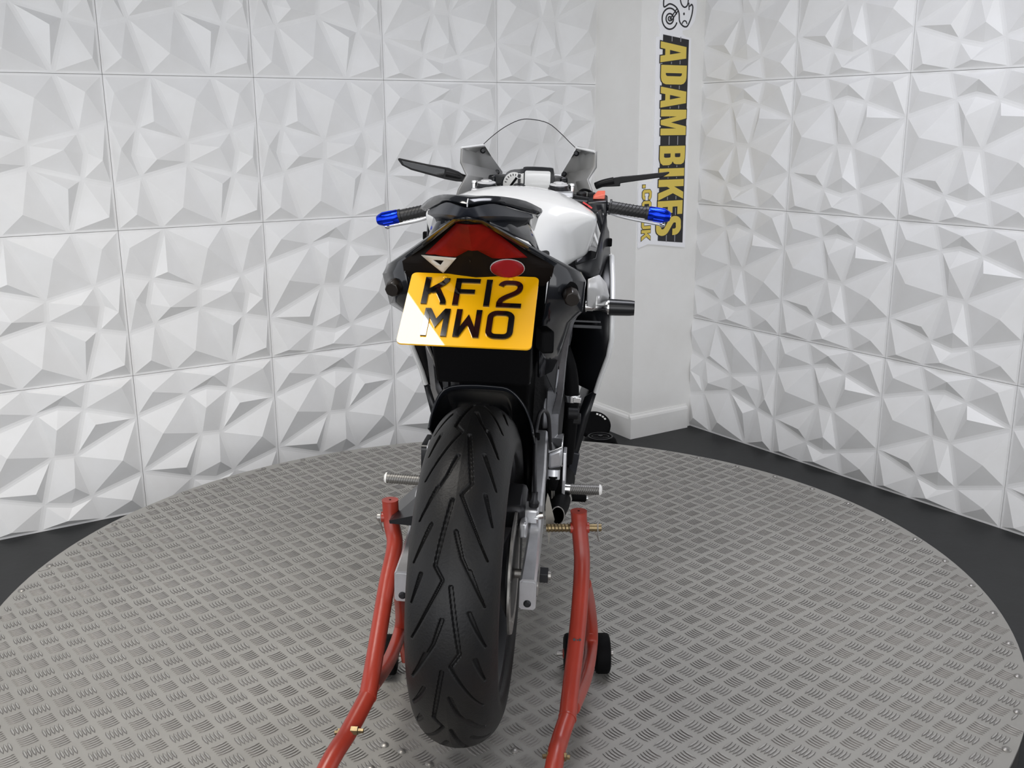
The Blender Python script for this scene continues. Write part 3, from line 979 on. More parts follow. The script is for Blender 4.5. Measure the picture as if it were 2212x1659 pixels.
# ---- engine, frame and underside
Geo().loft([[(-.11, .46, .25), (.11, .46, .25), (.12, .46, .46), (.10, .46, .60), (-.10, .46, .60), (-.12, .46, .46)],
            [(-.13, .58, .20), (.13, .58, .20), (.145, .58, .42), (.11, .58, .62), (-.11, .58, .62), (-.145, .58, .42)],
            [(-.13, .80, .20), (.13, .80, .20), (.14, .80, .45), (.11, .80, .66), (-.11, .80, .66), (-.14, .80, .45)],
            [(-.10, .95, .26), (.10, .95, .26), (.10, .95, .45), (.09, .95, .62), (-.09, .95, .62), (-.10, .95, .45)]]).obj('engine', 'engine', bike, smooth=20, bevel=.01)
for k in range(6):
    Geo().box((0, .86, .50 + .018 * k), (.19, .13, .005)).obj('cooling_fin', 'engine', bike, smooth=0)
for s in (1, -1):
    spar = [(.180, .22, .800, .008), (.175, .27, .752, .010), (.160, .31, .712, .012), (.1500, .34, .668, .012), (.1445, .36, .610, .012), (.1410, .38, .545, .011), (.132, .44, .47, .018), (.120, .46, .40, .024)]
    secs = []
    for x, y, z, w in spar:
        secs.append([(s * (x - w), y - .004, z - .002), (s * x, y - .004, z), (s * (x + .002), y + .030, z + .006), (s * (x - w), y + .035, z + .004)])
    Geo().loft(secs).obj('frame_spar', 'frame', bike, smooth=50)
    secs = []
    for x, y, z, w in ((.118, .45, .47, .03), (.150, .62, .66, .045), (.150, .78, .80, .05), (.09, .92, .86, .04)):
        secs.append([(s * x, y, z - w), (s * x, y, z + w), (s * (x - .025), y, z + w), (s * (x - .025), y, z - w)])
    Geo().loft(secs).obj('main_frame', 'frame', bike, smooth=40, bevel=.006)
for nm, mt, loop, y, d in (
        ('lower_side_panel', 'black_satin', [(.0965, .6476), (.111, .6686), (.1317, .6835), (.1313, .6148), (.1278, .5648), (.1087, .6043)], .300, .035),
        ('lower_side_panel', 'black_satin', [(-.1159, .6541), (-.0973, .6526), (-.0924, .6308), (-.0910, .5640), (-.1012, .5643), (-.1094, .6189)], .300, .035),
        ('frame_plate', 'frame', [(.1059, .5400), (.1254, .5400), (.1332, .5185), (.1329, .4398), (.1159, .4200), (.1052, .5000)], .420, .03),
        ('frame_plate', 'silver', [(-.1208, .5400), (-.1075, .5400), (-.1097, .5058), (-.1086, .4801), (-.1219, .4500)], .420, .03)):
    Geo().poly([loop], (0, y, 0), (1, 0, 0), (0, 0, 1), -d).obj(nm, mt, bike, smooth=0, bevel=.002)
# coolant hose and clamp on the right
ch = Geo().tube(smooth_path([(.150, .52, .345), (.156, .52, .43), (.158, .52, .50), (.150, .54, .56), (.13, .60, .60)], 6), .0165, 14).obj('coolant_hose', 'black_matt', bike)
Geo().cyl((.1585, .52, .492), (.158, .52, .508), .0185, 18).box((.170, .505, .50), (.018, .012, .012)).obj('hose_clamp', 'chrome', ch, bevel=.001)
Geo().cyl((.150, .50, .470), (.176, .50, .470), .014, 14).box((.165, .52, .452), (.03, .03, .02)).obj('water_pump', 'engine', bike, bevel=.003)
Geo().hexa([(-.086, .115, .628), (.088, .115, .628), (.088, .45, .62), (-.086, .45, .62), (-.098, .03, .845), (.098, .03, .845), (.10, .45, .84), (-.10, .45, .84)]).obj('undertray', 'black_matt', bike, bevel=.006)
Geo().hexa([(-.070, .36, .44), (.070, .36, .44), (.075, .46, .44), (-.075, .46, .44), (-.075, .30, .66), (.075, .30, .66), (.08, .46, .66), (-.08, .46, .66)]).obj('splash_guard', 'black_matt', bike, bevel=.006)
for s in (1, -1):
    Geo().tube(smooth_path([(s * .073, .09, .745), (s * .068, .12, .70), (s * .072, .14, .66), (s * .082, .17, .62)], 5), .0045, 8).obj('wiring', 'black_satin', bike)

# ---- tail
S1 = [(.0, -.138, .957), (.022, -.1135, .951), (.090, -.0186, .9030), (.171, .094, .8460), (.181, .100, .829), (.177, .140, .768), (.156, .200, .737), (.138, .280, .668), (.128, .34, .61)]
S0 = [(.0, -.134, .9535), (.021, -.111, .9475), (.085, -.018, .8960), (.130, .030, .8640), (.124, .016, .848), (.118, .030, .80), (.110, .070, .750), (.102, .14, .69), (.098, .22, .62)]
S2 = [(.0, .05, .935), (.05, .06, .905), (.102, .09, .878), (.172, .16, .836), (.180, .18, .820), (.176, .21, .768), (.156, .26, .735), (.140, .33, .665), (.130, .38, .60)]
S3 = [(.0, .30, .865), (.06, .30, .852), (.11, .31, .835), (.158, .33, .808), (.168, .34, .795), (.162, .36, .76), (.150, .38, .725), (.139, .42, .66), (.130, .44, .60)]
S4 = [(.0, .48, .84), (.06, .48, .83), (.10, .49, .815), (.135, .50, .78), (.140, .50, .765), (.138, .50, .73), (.134, .50, .70), (.130, .50, .65), (.125, .50, .60)]
for s in (1, -1):
    secs = []
    base = [S0, S1, S2, S3, S4]
    cols_ = [smooth_path([b_[k] for b_ in base], 6) for k in range(9)]
    # keep the crease at S1: straight from S0 to S1, smooth beyond
    secs.append([(s * p[0], p[1], p[2]) for p in S0])
    mid = [tuple((np.array(a) * .25 + np.array(b) * .75)) for a, b in zip(S0, S1)]
    secs.append([(s * p[0], p[1] - .004, p[2] + .001) for p in mid])
    cols2 = [smooth_path([b_[k] for b_ in base[1:]], 6) for k in range(9)]
    for i in range(len(cols2[0])):
        secs.append([(s * cols2[k][i][0], cols2[k][i][1], cols2[k][i][2]) for k in range(9)])
    Geo().loft(secs, False, False).obj('tail_fairing', 'black_gloss', bike, smooth=33, solid=.004, solid_off=0)


def tail_y(x, z):
    t = (z - .85) / .09
    return (1 - t) * (-.012 + .20 * abs(x)) + t * (-.105 + .95 * abs(x))


def tail_skin(loops, off, thick, nsub=5):
    """fill a flat x-z outline and bend it onto the tail light surface"""
    flat = []
    for lp in loops:
        r = []
        n = len(lp)
        for i in range(n):
            a, b = lp[i], lp[(i + 1) % n]
            for k in range(nsub):
                r.append((a[0] + (b[0] - a[0]) * k / nsub, a[1] + (b[1] - a[1]) * k / nsub))
        flat.append(r)
    return flat


def bent_plate(name, loops, off, thick, mat, parent, smooth=40):
    import bmesh
    bm = bmesh.new()
    flat = tail_skin(loops, off, thick)
    pts3 = [[Vector((p[0], p[1], 0)) for p in lp] for lp in flat]
    tris = tessellate_polygon(pts3)
    pts = [p for lp in pts3 for p in lp]
    vs = [bm.verts.new((p.x, p.y, 0)) for p in pts]
    for t in tris:
        try:
            bm.faces.new([vs[i] for i in t])
        except ValueError:
            pass
    bmesh.ops.bisect_plane(bm, geom=bm.verts[:] + bm.edges[:] + bm.faces[:], plane_co=(0, 0, 0), plane_no=(1, 0, 0))
    bmesh.ops.subdivide_edges(bm, edges=[e for e in bm.edges if e.calc_length() > .012], cuts=2, use_grid_fill=True)
    g = Geo()
    bm.verts.index_update()
    V = [(v.co.x, tail_y(v.co.x, v.co.y) + off, v.co.y) for v in bm.verts]
    F = [tuple(v.index for v in f.verts) for f in bm.faces]
    bm.free()
    g.add(V, F)
    return g.obj(name, mat, parent, smooth=smooth, solid=thick)


tl = bent_plate('tail_light', [[(-.021, .949), (-.085, .8975), (-.130, .8650), (-.127, .848), (-.114, .832), (.114, .832), (.127, .848), (.130, .8650), (.085, .8975), (.021, .949)]], .004, .003, 'smoke_lens', bike)


def tsym(loop):
    return loop


bent_plate('red_lens', [[(-.022, .943), (-.086, .8825), (-.030, .8830), (-.006, .898), (.008, .898), (.030, .8830), (.086, .8825), (.022, .943)]], -.0005, .003, 'red_lens', tl)
bent_plate('triangle_sticker', [[(-.094, .8790), (-.0300, .8800), (-.0560, .8500)], [(-.0735, .8730), (-.0600, .8645), (-.0530, .8735)]], -.0004, .0016, 'sticker', tl)
bent_plate('reflector_rim', [ellipse(.0535, .8636, .0283, .0166, 28)], -.0008, .0025, 'grey_rim', tl)
bent_plate('round_reflector', [ellipse(.0535, .8632, .0272, .0158, 28)], -.0026, .0025, 'red_reflector', tl)
bent_plate('moulded_mark', [[(-.0065, .8790), (-.0055, .8790), (-.0055, .8750), (-.0065, .8750)], ], -.0004, .001, 'black_satin', tl)

# ---- pillion seat cowl: a lower lip and an upper pad, both V-shaped in plan
def both(hp):
    return [(-p[0], p[1], p[2]) for p in hp[:0:-1]] + list(hp)


def rows(*hps):
    return [smooth_path(both(h), 3) for h in hps]


LIP_B = [(0, -.112, .952), (.028, -.108, .952), (.050, -.060, .949), (.070, -.005, .945), (.085, .045, .942)]
LIP_M = [(0, -.126, .958), (.030, -.118, .959), (.056, -.066, .955), (.076, -.010, .949), (.090, .040, .945)]
LIP_T = [(0, -.135, .9695), (.018, -.122, .9730), (.038, -.090, .974), (.066, -.025, .960), (.088, .032, .950)]
LIP_K = [(0, -.110, .9710), (.018, -.100, .9735), (.036, -.070, .973), (.062, -.010, .960), (.082, .045, .950)]
LIP_F = [(0, .02, .935), (.026, .02, .935), (.045, .05, .930), (.062, .09, .925), (.075, .13, .92)]
cowl = Geo().loft(rows(LIP_F, LIP_B, LIP_M, LIP_T, LIP_K), False, False).obj('seat_cowl', 'slate_satin', bike, smooth=40, solid=.003)
PAD_B = [(0, -.118, .9715), (.020, -.107, .9740), (.042, -.074, .974), (.070, -.012, .961), (.096, .048, .950)]
PAD_M = [(0, -.126, .9770), (.022, -.112, .9795), (.045, -.078, .979), (.076, -.008, .967), (.103, .047, .953)]
PAD_T = [(0, -.118, .9830), (.022, -.103, .9855), (.046, -.068, .984), (.078, .004, .973), (.102, .055, .957)]
PAD_1 = [(0, -.02, .9800), (.022, -.02, .981), (.048, .02, .975), (.080, .070, .964), (.102, .105, .949)]
PAD_2 = [(0, .12, .961), (.020, .12, .961), (.045, .14, .956), (.070, .17, .946), (.090, .19, .932)]
PAD_3 = [(0, .28, .922), (.020, .28, .922), (.040, .29, .917), (.060, .30, .908), (.075, .31, .895)]
pad = Geo().loft(rows(PAD_B, PAD_M, PAD_T, PAD_1, PAD_2, PAD_3), False, False).obj('seat_pad', 'black_gloss', bike, smooth=60, solid=.004)
Geo().tube([(0, -.1275, .9722), (0, -.1285, .9775), (0, -.1195, .9838)], .0012, 6).obj('seam', 'silver', pad)
for s in (1, -1):
    # side of the seat base between cowl and tail
    Geo().loft([[(s * .030, -.095, .952), (s * .055, -.04, .948), (s * .078, .040, .943), (s * .075, .16, .925), (s * .06, .30, .89)],
                [(s * .032, -.098, .944), (s * .066, -.045, .922), (s * .086, .030, .905), (s * .095, .16, .87), (s * .09, .32, .84)]], False, False).obj('seat_side', 'black_gloss', bike, smooth=50, solid=.004)
Geo().loft([[(-.06, .24, .88), (.06, .24, .88), (.07, .24, .84), (-.07, .24, .84)], [(-.08, .34, .842), (.08, .34, .842), (.09, .34, .80), (-.09, .34, .80)],
            [(-.06, .44, .850), (.06, .44, .850), (.08, .44, .79), (-.08, .44, .79)]]).obj('rider_seat', 'black_matt', bike, smooth=50, bevel=.008)

# ---- indicator bosses
for x, y, z in ((-.150, .065, .8150), (.160, .060, .8120)):
    s = 1 if x > 0 else -1
    bse = Geo().poly([ellipse(0, 0, .0155, .0175, 20)], (x - s * .006, y + .010, z + .005), (1, s * .45, 0), (0, 0, 1), .010).obj('indicator_mount', 'black_matt', bike, bevel=.002)
    Geo().turned((x - s * .003, y + .008, z + .003), (x + s * .003, y - .030, z - .004), [(0, .012), (.25, .0125), (.30, .0145), (.80, .0150), (1, .0125)], 8).obj('indicator_cap', 'brown_cap', bse, smooth=20, bevel=.001)

# ---- number plate
PO = Vector((0, .0, .8486))
PV = Vector((0, .14, .0929)).normalized()
PU = Vector((1, 0, 0))
PN = PU.cross(PV)
plate = Geo().poly([rounded(-.1095, -.168, .1065, .0005, .009)], PO - PN * .003, PU, PV, .003).obj('number_plate', 'yellow_plate', bike, smooth=20)
plate['label'] = 'yellow number plate reading KF12 MWO'
PLATE_CH = {
    'K': (-.0836, -.0124, [stroke([(.0050, 0), (.0050, -.064)], .0098), stroke([(.0370, -.0010), (.0370, -.0050), (.0320, -.0130), (.0070, -.0365)], .0096), stroke([(.0140, -.0330), (.0240, -.0290), (.0345, -.0520), (.0365, -.0580), (.0365, -.0635)], .0096)]),
    'F': (-.0315, -.0126, [stroke([(.0050, 0), (.0050, -.064)], .0098), stroke([(.0004, -.0046), (.0412, -.0046)], .0094), stroke([(.0004, -.0310), (.0345, -.0310)], .0090)]),
    '1': (.0200, -.0130, [stroke([(.0050, 0), (.0050, -.0635)], .0100)]),
    '2': (.0402, -.0135, [stroke([(.0050, -.0130)] + smooth_path([(.0070, -.0085), (.0130, -.0048), (.0280, -.0048), (.0350, -.0085), (.0372, -.0160), (.0350, -.0240), (.0280, -.0310), (.0150, -.0400), (.0080, -.0470)], 4)[:] + [(.0055, -.0540), (.0055, -.0640)], .0094), stroke([(.0008, -.0592), (.0420, -.0592)], .0094)]),
    'M': (-.0733, -.0870, [stroke([(.0047, 0), (.0047, -.0625)], .0094), stroke([(.0372, 0), (.0372, -.0625)], .0094), stroke([(.0060, -.0030), (.0209, -.0340), (.0360, -.0030)], .0090)]),
    'W': (-.0213, -.0868, [stroke([(.0047, 0), (.0047, -.0625)], .0094), stroke([(.0372, 0), (.0372, -.0625)], .0094), stroke([(.0060, -.0595), (.0209, -.0230), (.0360, -.0595)], .0090)]),
    'O': (.0300, -.0868, [stroke(rounded(.0050, -.0580, .0395, -.0048, .0110, 5), .0098, True)]),
}
for ch, (u0, v0, loops) in PLATE_CH.items():
    g = Geo()
    for lp in loops:
        moved = [[(u0 + p[0], v0 + p[1]) for p in l_] for l_ in lp]
        g.poly(moved, PO + PN * .0001, PU, PV, .0024)
    g.obj('character', 'plate_black', plate, smooth=0)
for u, v in ((-.052, -.0095), (.0595, -.0085)):
    Geo().turned(PO + PU * u + PV * v, PO + PU * u + PV * v + PN * .003, [(0, .0045), (.6, .0043), (1, .002)], 16).obj('plate_screw', 'yellow_plate', plate)
# bracket behind the plate and a dark clip at its right
Geo().hexa([PO + PU * a + PV * b + PN * c for a, b, c in ((-.07, -.13, -.03), (.07, -.13, -.03), (.07, -.01, -.05), (-.07, -.01, -.05), (-.07, -.13, -.0035), (.07, -.13, -.0035), (.07, -.01, -.0035), (-.07, -.01, -.0035))]).obj('plate_bracket', 'black_matt', bike, bevel=.003)
Geo().box((.118, .035, .735), (.022, .05, .040), (0, 0, .3)).obj('strap_clip', 'black_matt', bike, bevel=.004)

# ---- fuel tank
TK = [(.38, [(0, .868), (.040, .862), (.060, .845), (.072, .832), (.084, .815), (.095, .80), (.104, .78), (.110, .76)]),
      (.46, [(0, .900), (.048, .893), (.074, .874), (.086, .858), (.095, .84), (.103, .82), (.110, .80), (.118, .77)]),
      (.53, [(0, .925), (.060, .918), (.090, .902), (.104, .884), (.113, .86), (.120, .83), (.127, .80), (.132, .775)]),
      (.562, [(0, .934), (.068, .927), (.112, .911), (.138, .895), (.144, .868), (.142, .835), (.140, .80), (.140, .775)]),
      (.580, [(0, .939), (.076, .932), (.134, .918), (.180, .906), (.187, .894), (.182, .860), (.172, .82), (.160, .785)]),
      (.590, [(0, .942), (.080, .935), (.142, .921), (.190, .906), (.196, .893), (.190, .860), (.179, .82), (.166, .783)]),
      (.66, [(0, .953), (.082, .946), (.140, .931), (.190, .907), (.199, .893), (.194, .860), (.183, .82), (.170, .785)]),
      (.74, [(0, .958), (.082, .951), (.130, .935), (.172, .908), (.184, .892), (.184, .860), (.176, .82), (.165, .79)]),
      (.82, [(0, .951), (.072, .946), (.112, .931), (.142, .906), (.154, .888), (.157, .860), (.152, .825), (.145, .80)]),
      (.88, [(0, .937), (.060, .933), (.092, .919), (.114, .897), (.124, .880), (.128, .855), (.124, .825), (.12, .80)]),
      (.895, [(0, .918), (.050, .914), (.082, .902), (.100, .884), (.108, .87), (.112, .85), (.110, .825), (.105, .80)])]
secs = []
for y, hp in TK:
    dy_ = [0, 0, 0, 0, 0, .016, .040, .060] if .55 < y < .70 else [0] * 8
    hq = [(x, y + d, z) for (x, z), d in zip(hp, dy_)]
    secs.append([(-x, yy, z) for x, yy, z in hq[:0:-1]] + hq)
tank = Geo().loft(secs, True, True).obj('fuel_tank', 'white_gloss', bike, smooth=180, subsurf=2)
# red lettering strip on the right edge of the tank
g = Geo()
for k, (y, x, z) in enumerate(((.72, .1640, .9200), (.705, .1690, .9185), (.69, .1735, .9170), (.675, .1775, .9155))):
    g.box((x, y, z), (.010, .009, .003), (0, .55, 0))
g.obj('tank_lettering', 'red_decal', tank, smooth=0)

# ---- fork tops, yoke, dashboard
yoke = Geo().poly([[(-.13, -.03), (-.075, -.045), (.075, -.045), (.13, -.03), (.13, .025), (.07, .04), (-.07, .04), (-.13, .025)]], (0, .93, .917), (1, 0, 0), (0, 1, 0), .018).obj('top_yoke', 'silver', bike, bevel=.004, smooth=0)
for s in (1, -1):
    x = s * .0925
    fk = Geo().cyl((x, .92, .940), (x, 1.06, .50), .021, 22).obj('fork_tube', 'dark_metal', bike)
    cp_ = Geo().turned((x, .922, .930), (x, .919, .950), [(0, .0275), (.55, .0275), (.60, .0250), (.9, .0245), (1, .022)], 28).obj('fork_cap', 'black_satin', bike)
    Geo().turned((x, .9193, .9485), (x, .9190, .9515), [(0, .0235), (.6, .0235), (1, .021)], 28).obj('cap_disc', 'pale_cover', cp_)
    Geo().turned((x, .919, .9510), (x, .9185, .9560), [(0, .0140), (.7, .0140), (1, .0125)], 6).obj('hexagon', 'pale_cover', cp_, smooth=0)
    for dx, dy in ((.032, .012), (.012, .034)):
        Geo().turned((x + s * dx, .92 + dy, .930), (x + s * dx, .92 + dy, .953), [(0, .0065), (.7, .0065), (.75, .0085), (1, .0080)], 14).obj('clamp_bolt', 'chrome', yoke)
DU, DV = (1, 0, 0), (0, 0, 1)
dash = Geo().poly([smooth_path([(-.072, .905), (-.0700, .935), (-.0605, .961), (-.0446, .9755), (-.0124, .980), (-.0040, .9860), (.0600, .9855), (.0710, .978), (.0740, .945), (.0740, .905)], 3)],
                  (0, 1.085, 0), DU, DV, .030).obj('dashboard', 'black_gloss', bike, bevel=.003, smooth=30)
Geo().poly([rounded(-.0055, .915, .0630, .9760, .005)], (0, 1.0552, 0), DU, DV, .0012).obj('lcd_screen', 'lcd', dash, smooth=0)
Geo().poly([[(-.063, .915)] + [(-.0340 + .0300 * math.cos(math.radians(a)), .9380 + .0330 * math.sin(math.radians(a))) for a in range(170, 59, -10)] + [(-.0085, .9690), (-.0085, .915)]], (0, 1.0552, 0), DU, DV, .0010).obj('rev_counter', 'dial', dash, smooth=0)
g = Geo()
for k in range(7):
    a = math.radians(165 - 17 * k)
    g.poly(stroke([(-.0340 + .021 * math.cos(a), .938 + .0235 * math.sin(a)), (-.0340 + .026 * math.cos(a), .938 + .029 * math.sin(a))], .0024), (0, 1.0541, 0), DU, DV, .0005)
g.obj('dial_marks', 'dark_metal', dash, smooth=0)
Geo().poly(stroke([(-.050, .925), (-.026, .958)], .0060), (0, 1.0541, 0), DU, DV, .001).obj('needle', 'black_matt', dash, smooth=0)
ign = Geo().turned((-.0120, .965, .928), (-.0120, .962, .945), [(0, .016), (.8, .016), (1, .013)], 20).obj('ignition_lock', 'black_satin', bike)
Geo().box((-.0125, .962, .958), (.0075, .003, .034)).obj('key', 'black_satin', ign, bevel=.001)
Geo().tube([(-.0125 + .008 * math.cos(a), .960, .966 + .006 * math.sin(a)) for a in np.linspace(0, 2 * PI, 20)], .0008, 6).obj('key_ring', 'chrome', ign)

# ---- windscreen and upper fairing
top = smooth_path([(-.1310, 1.130, 1.036), (-.105, 1.112, 1.0590), (-.0700, 1.100, 1.0850), (-.030, 1.085, 1.1050), (.003, 1.080, 1.1090), (.050, 1.086, 1.1000), (.0860, 1.100, 1.0730), (.107, 1.115, 1.0530), (.1240, 1.130, 1.0375)], 4)
n_ = len(top)
secs = []
for t in np.linspace(0, 1, 9):
    row = []
    for k, p in enumerate(top):
        u = 2 * k / (n_ - 1) - 1
        bx_, by_, bz_ = .0800 * u, 1.225 + .05 * (1 - u * u), .958
        bow = .030 * (1 - u * u) * math.sin(PI * t)
        row.append((p[0] + (bx_ - p[0]) * t, p[1] + (by_ - p[1]) * t + bow * .5 + .045 * (1 - u * u) * min(1, t * 3), p[2] + (bz_ - p[2]) * t))
    secs.append(row)
ws = Geo().loft(secs, False, False).obj('windscreen', 'glass', bike, smooth=60)
Geo().tube(top, .0011, 6).obj('screen_edge', 'dark_metal', ws)  # dark tube stands in for the refraction line along the rim
for s in (1, -1):
    P = lambda x, y, z: (s * x, y, z)
    A_ = [P(.126, 1.128, 1.0375), P(.1785, 1.05, 1.030), P(.1800, 1.05, .9912), P(.1600, 1.02, .9600), P(.1760, .985, .925), P(.190, .98, .87)]
    B_ = [P(.126, 1.135, 1.034), P(.112, 1.16, 1.008), P(.085, 1.205, .962), P(.085, 1.19, .935), P(.095, 1.12, .90), P(.11, 1.10, .86)]
    Mid = [tuple((np.array(a) * .5 + np.array(b) * .5) + np.array((s * .006, .012, 0))) for a, b in zip(A_, B_)]
    up = Geo().loft([B_, Mid, A_], False, False).obj('upper_fairing', ['grey_in', 'white_gloss'], bike, smooth=25, solid=.006, solid_off=1 if s > 0 else -1)
    Geo().tube([A_[0], A_[1]], .0032, 8).obj('fairing_edge', 'white_gloss', up)
    for (x, y, z) in ((.128, 1.124, 1.022), (.0945, 1.185, .963)):
        Geo().turned(P(x, y, z), P(x - .001, y - .007, z + .001), [(0, .0075), (.5, .0075), (1, .0045)], 16).obj('screen_screw', 'black_satin', up)
    Geo().box(P(.086, 1.130, .945), (.022, .09, .030), (0, 0, s * .3)).obj('fairing_stay', 'black_satin', bike, bevel=.006)
nose = Geo().loft([[(-.19, 1.10, .86), (-.12, 1.24, .955), (0, 1.30, .96), (.12, 1.24, .955), (.19, 1.10, .86)],
                   [(-.20, 1.15, .78), (-.14, 1.34, .86), (0, 1.42, .87), (.14, 1.34, .86), (.20, 1.15, .78)],
                   [(-.19, 1.16, .68), (-.12, 1.36, .74), (0, 1.44, .75), (.12, 1.36, .74), (.19, 1.16, .68)]], False, False).obj('nose_fairing', 'white_gloss', bike, smooth=50, solid=.005)

# ---- mirrors: thin wing blades on stalks
mL = [(-.1620, .9534), (-.1850, .9680), (-.2112, .9765), (-.2750, .9855), (-.3477, .9985), (-.3490, .9945), (-.3380, .9800), (-.3136, .9686), (-.2600, .9560), (-.2212, .9470), (-.1900, .9420), (-.1659, .9414)]
mr = Geo().poly([mL[::-1] if False else mL], (0, 1.062, 0), (1, 0, 0), (0, 0, 1), .014).obj('mirror', 'mirror_shell', bike, bevel=.003, smooth=30)
Geo().poly([[(x_, z_ - .97) for x_, z_ in ((-.2200, .9735), (-.2750, .9820), (-.3360, .9925), (-.3310, .9830), (-.3100, .9735), (-.2600, .9620), (-.2230, .9530))]], (0, 1.0455, .97), (1, 0, .0), (0, -.22, 1), .0015).obj('mirror_glass', 'mirror', mr, smooth=0)
Geo().tube(smooth_path([(-.165, 1.06, .948), (-.19, 1.056, .956), (-.218, 1.054, .962)], 5), .0105, 12).obj('mirror_stalk', 'mirror_shell', mr)
mR = [(.1835, .9445), (.1980, .9545), (.2166, .9613), (.2500, .9680), (.2954, .9735), (.3756, .9845), (.3770, .9810), (.3588, .9696), (.2490, .9505), (.2494, .9427), (.2100, .9400), (.1880, .9375)]
mr2 = Geo().poly([mR], (0, 1.062, 0), (1, 0, 0), (0, 0, 1), .010).obj('mirror', 'mirror_shell', bike, bevel=.003, smooth=30)
Geo().tube(smooth_path([(.184, 1.06, .941), (.205, 1.056, .950), (.232, 1.054, .957)], 5), .0095, 12).obj('mirror_stalk', 'mirror_shell', mr2)

# ---- handlebars
for s, pin_, pgrip, pend, ptip in ((1, (.112, .925, .9080), (.2220, .905, .8995), (.3215, .900, .8875), (.3765, .897, .8805)), (-1, (-.112, .925, .900), (-.2150, .905, .8830), (-.3165, .900, .8580), (-.3725, .897, .8455))):
    a, b_, c, d = (Vector(p) for p in (pin_, pgrip, pend, ptip))
    bar = Geo().cyl(a, b_, .011, 16).obj('handlebar', 'black_satin', bike)
    Geo().cyl(Vector((s * .0925, .922, .885)), Vector((s * .0925, .921, .918)), .030, 24).obj('bar_clamp', 'black_satin', bike, bevel=.002)
    gp = Geo().turned(b_, c, [(0, .0195), (.05, .0195), (.06, .0155), (.3, .0150), (.6, .0147), (.93, .0150), (.94, .0175), (1, .0172)], 24).obj('grip', 'grip', bike)
    g = Geo()
    for k in range(9):
        t = .14 + .09 * k
        p = b_.lerp(c, t)
        ax = (c - b_).normalized()
        u = Vector((0, 1, 0))
        w_ = ax.cross(u)
        g.tube([p + ax * (.010 * math.sin(q)) + (u * math.cos(q) + w_ * math.sin(q)) * .0152 for q in np.linspace(0, 2 * PI, 17)], .0009, 5)
    g.obj('grip_ribs', 'grip', gp)
    be = Geo().turned(c, d, [(0, .0168), (.05, .0180), (.72, .0180), (.90, .0140), (.97, .0115), (1, .0100)], 28).obj('bar_end', 'blue', bike)
    ax = (d - c).normalized()
    g = Geo()
    for k in range(10):
        q = 2 * PI * k / 10
        u = Vector((0, 1, 0))
        w_ = ax.cross(u)
        r_ = (u * math.cos(q) + w_ * math.sin(q)) * .0176
        g.tube([c + (d - c) * .25 + r_, c + (d - c) * .70 + r_], .0012, 6)
    g.obj('bar_end_flutes', 'blue', be)
    Geo().turned(d - ax * .0005, d + ax * .0015, [(0, .006), (1, .005)], 12).obj('bar_end_bolt', 'chrome', be)
    # lever with a ball end
    dz = -.018
    lv = [a + Vector((s * .050, .035, -.006)), b_ + Vector((s * .01, .040, dz - .002)), b_.lerp(c, .6) + Vector((0, .042, dz - .006)), c + Vector((s * .038, .040, dz - .013))]
    le = Geo().tube(smooth_path(lv, 6), .0048, 10).obj('lever', 'silver', bike)
    e = lv[-1]
    Geo().turned(e - Vector((.008, 0, 0)), e + Vector((.008, 0, 0)), [(0, .002), (.15, .006), (.5, .0082), (.85, .006), (1, .002)], 16).obj('lever_ball', 'chrome', le)
sw = Geo().hexa([(.166, .890, .8800), (.2180, .888, .8720), (.2180, .935, .8720), (.166, .935, .8800), (.164, .893, .9110), (.2180, .890, .9150), (.2180, .950, .9280), (.168, .950, .9240)]).obj('switch_box', 'black_satin', bike, bevel=.006)
Geo().hexa([(.180, .905, .9170), (.2100, .905, .9180), (.2100, .940, .9250), (.180, .940, .9240), (.182, .905, .9230), (.2105, .908, .9300), (.2105, .938, .9380), (.192, .938, .9370)]).obj('kill_switch', 'red_switch', sw, bevel=.0015)
Geo().poly([rounded(-.016, -.010, .016, .010, .002)], (.193, .8895, .8985), (1, 0, 0), (0, 0, 1), .002).obj('switch_inset', 'black_gloss', sw, smooth=0)
Geo().box((.200, .889, .8790), (.018, .006, .010)).obj('lever_bracket', 'chrome', sw, bevel=.001)
mcf = Geo().box((.150, .945, .9080), (.050, .040, .028), (0, .15, 0)).cyl((.150, .945, .915), (.150, .943, .932), .013, 14).box((.176, .955, .922), (.020, .02, .018)).obj('front_master_cylinder', 'engine', bike, bevel=.003)
Geo().tube(smooth_path([(.135, .95, .915), (.150, .96, .935), (.172, .965, .932), (.185, .96, .915)], 5), .0035, 8).obj('banjo_hose', 'black_matt', mcf)
Geo().hexa([(-.2180, .890, .868), (-.166, .892, .872), (-.166, .935, .872), (-.2180, .935, .868), (-.2180, .892, .910), (-.168, .893, .912), (-.168, .935, .912), (-.2180, .935, .910)]).obj('switch_box', 'black_satin', bike, bevel=.006)

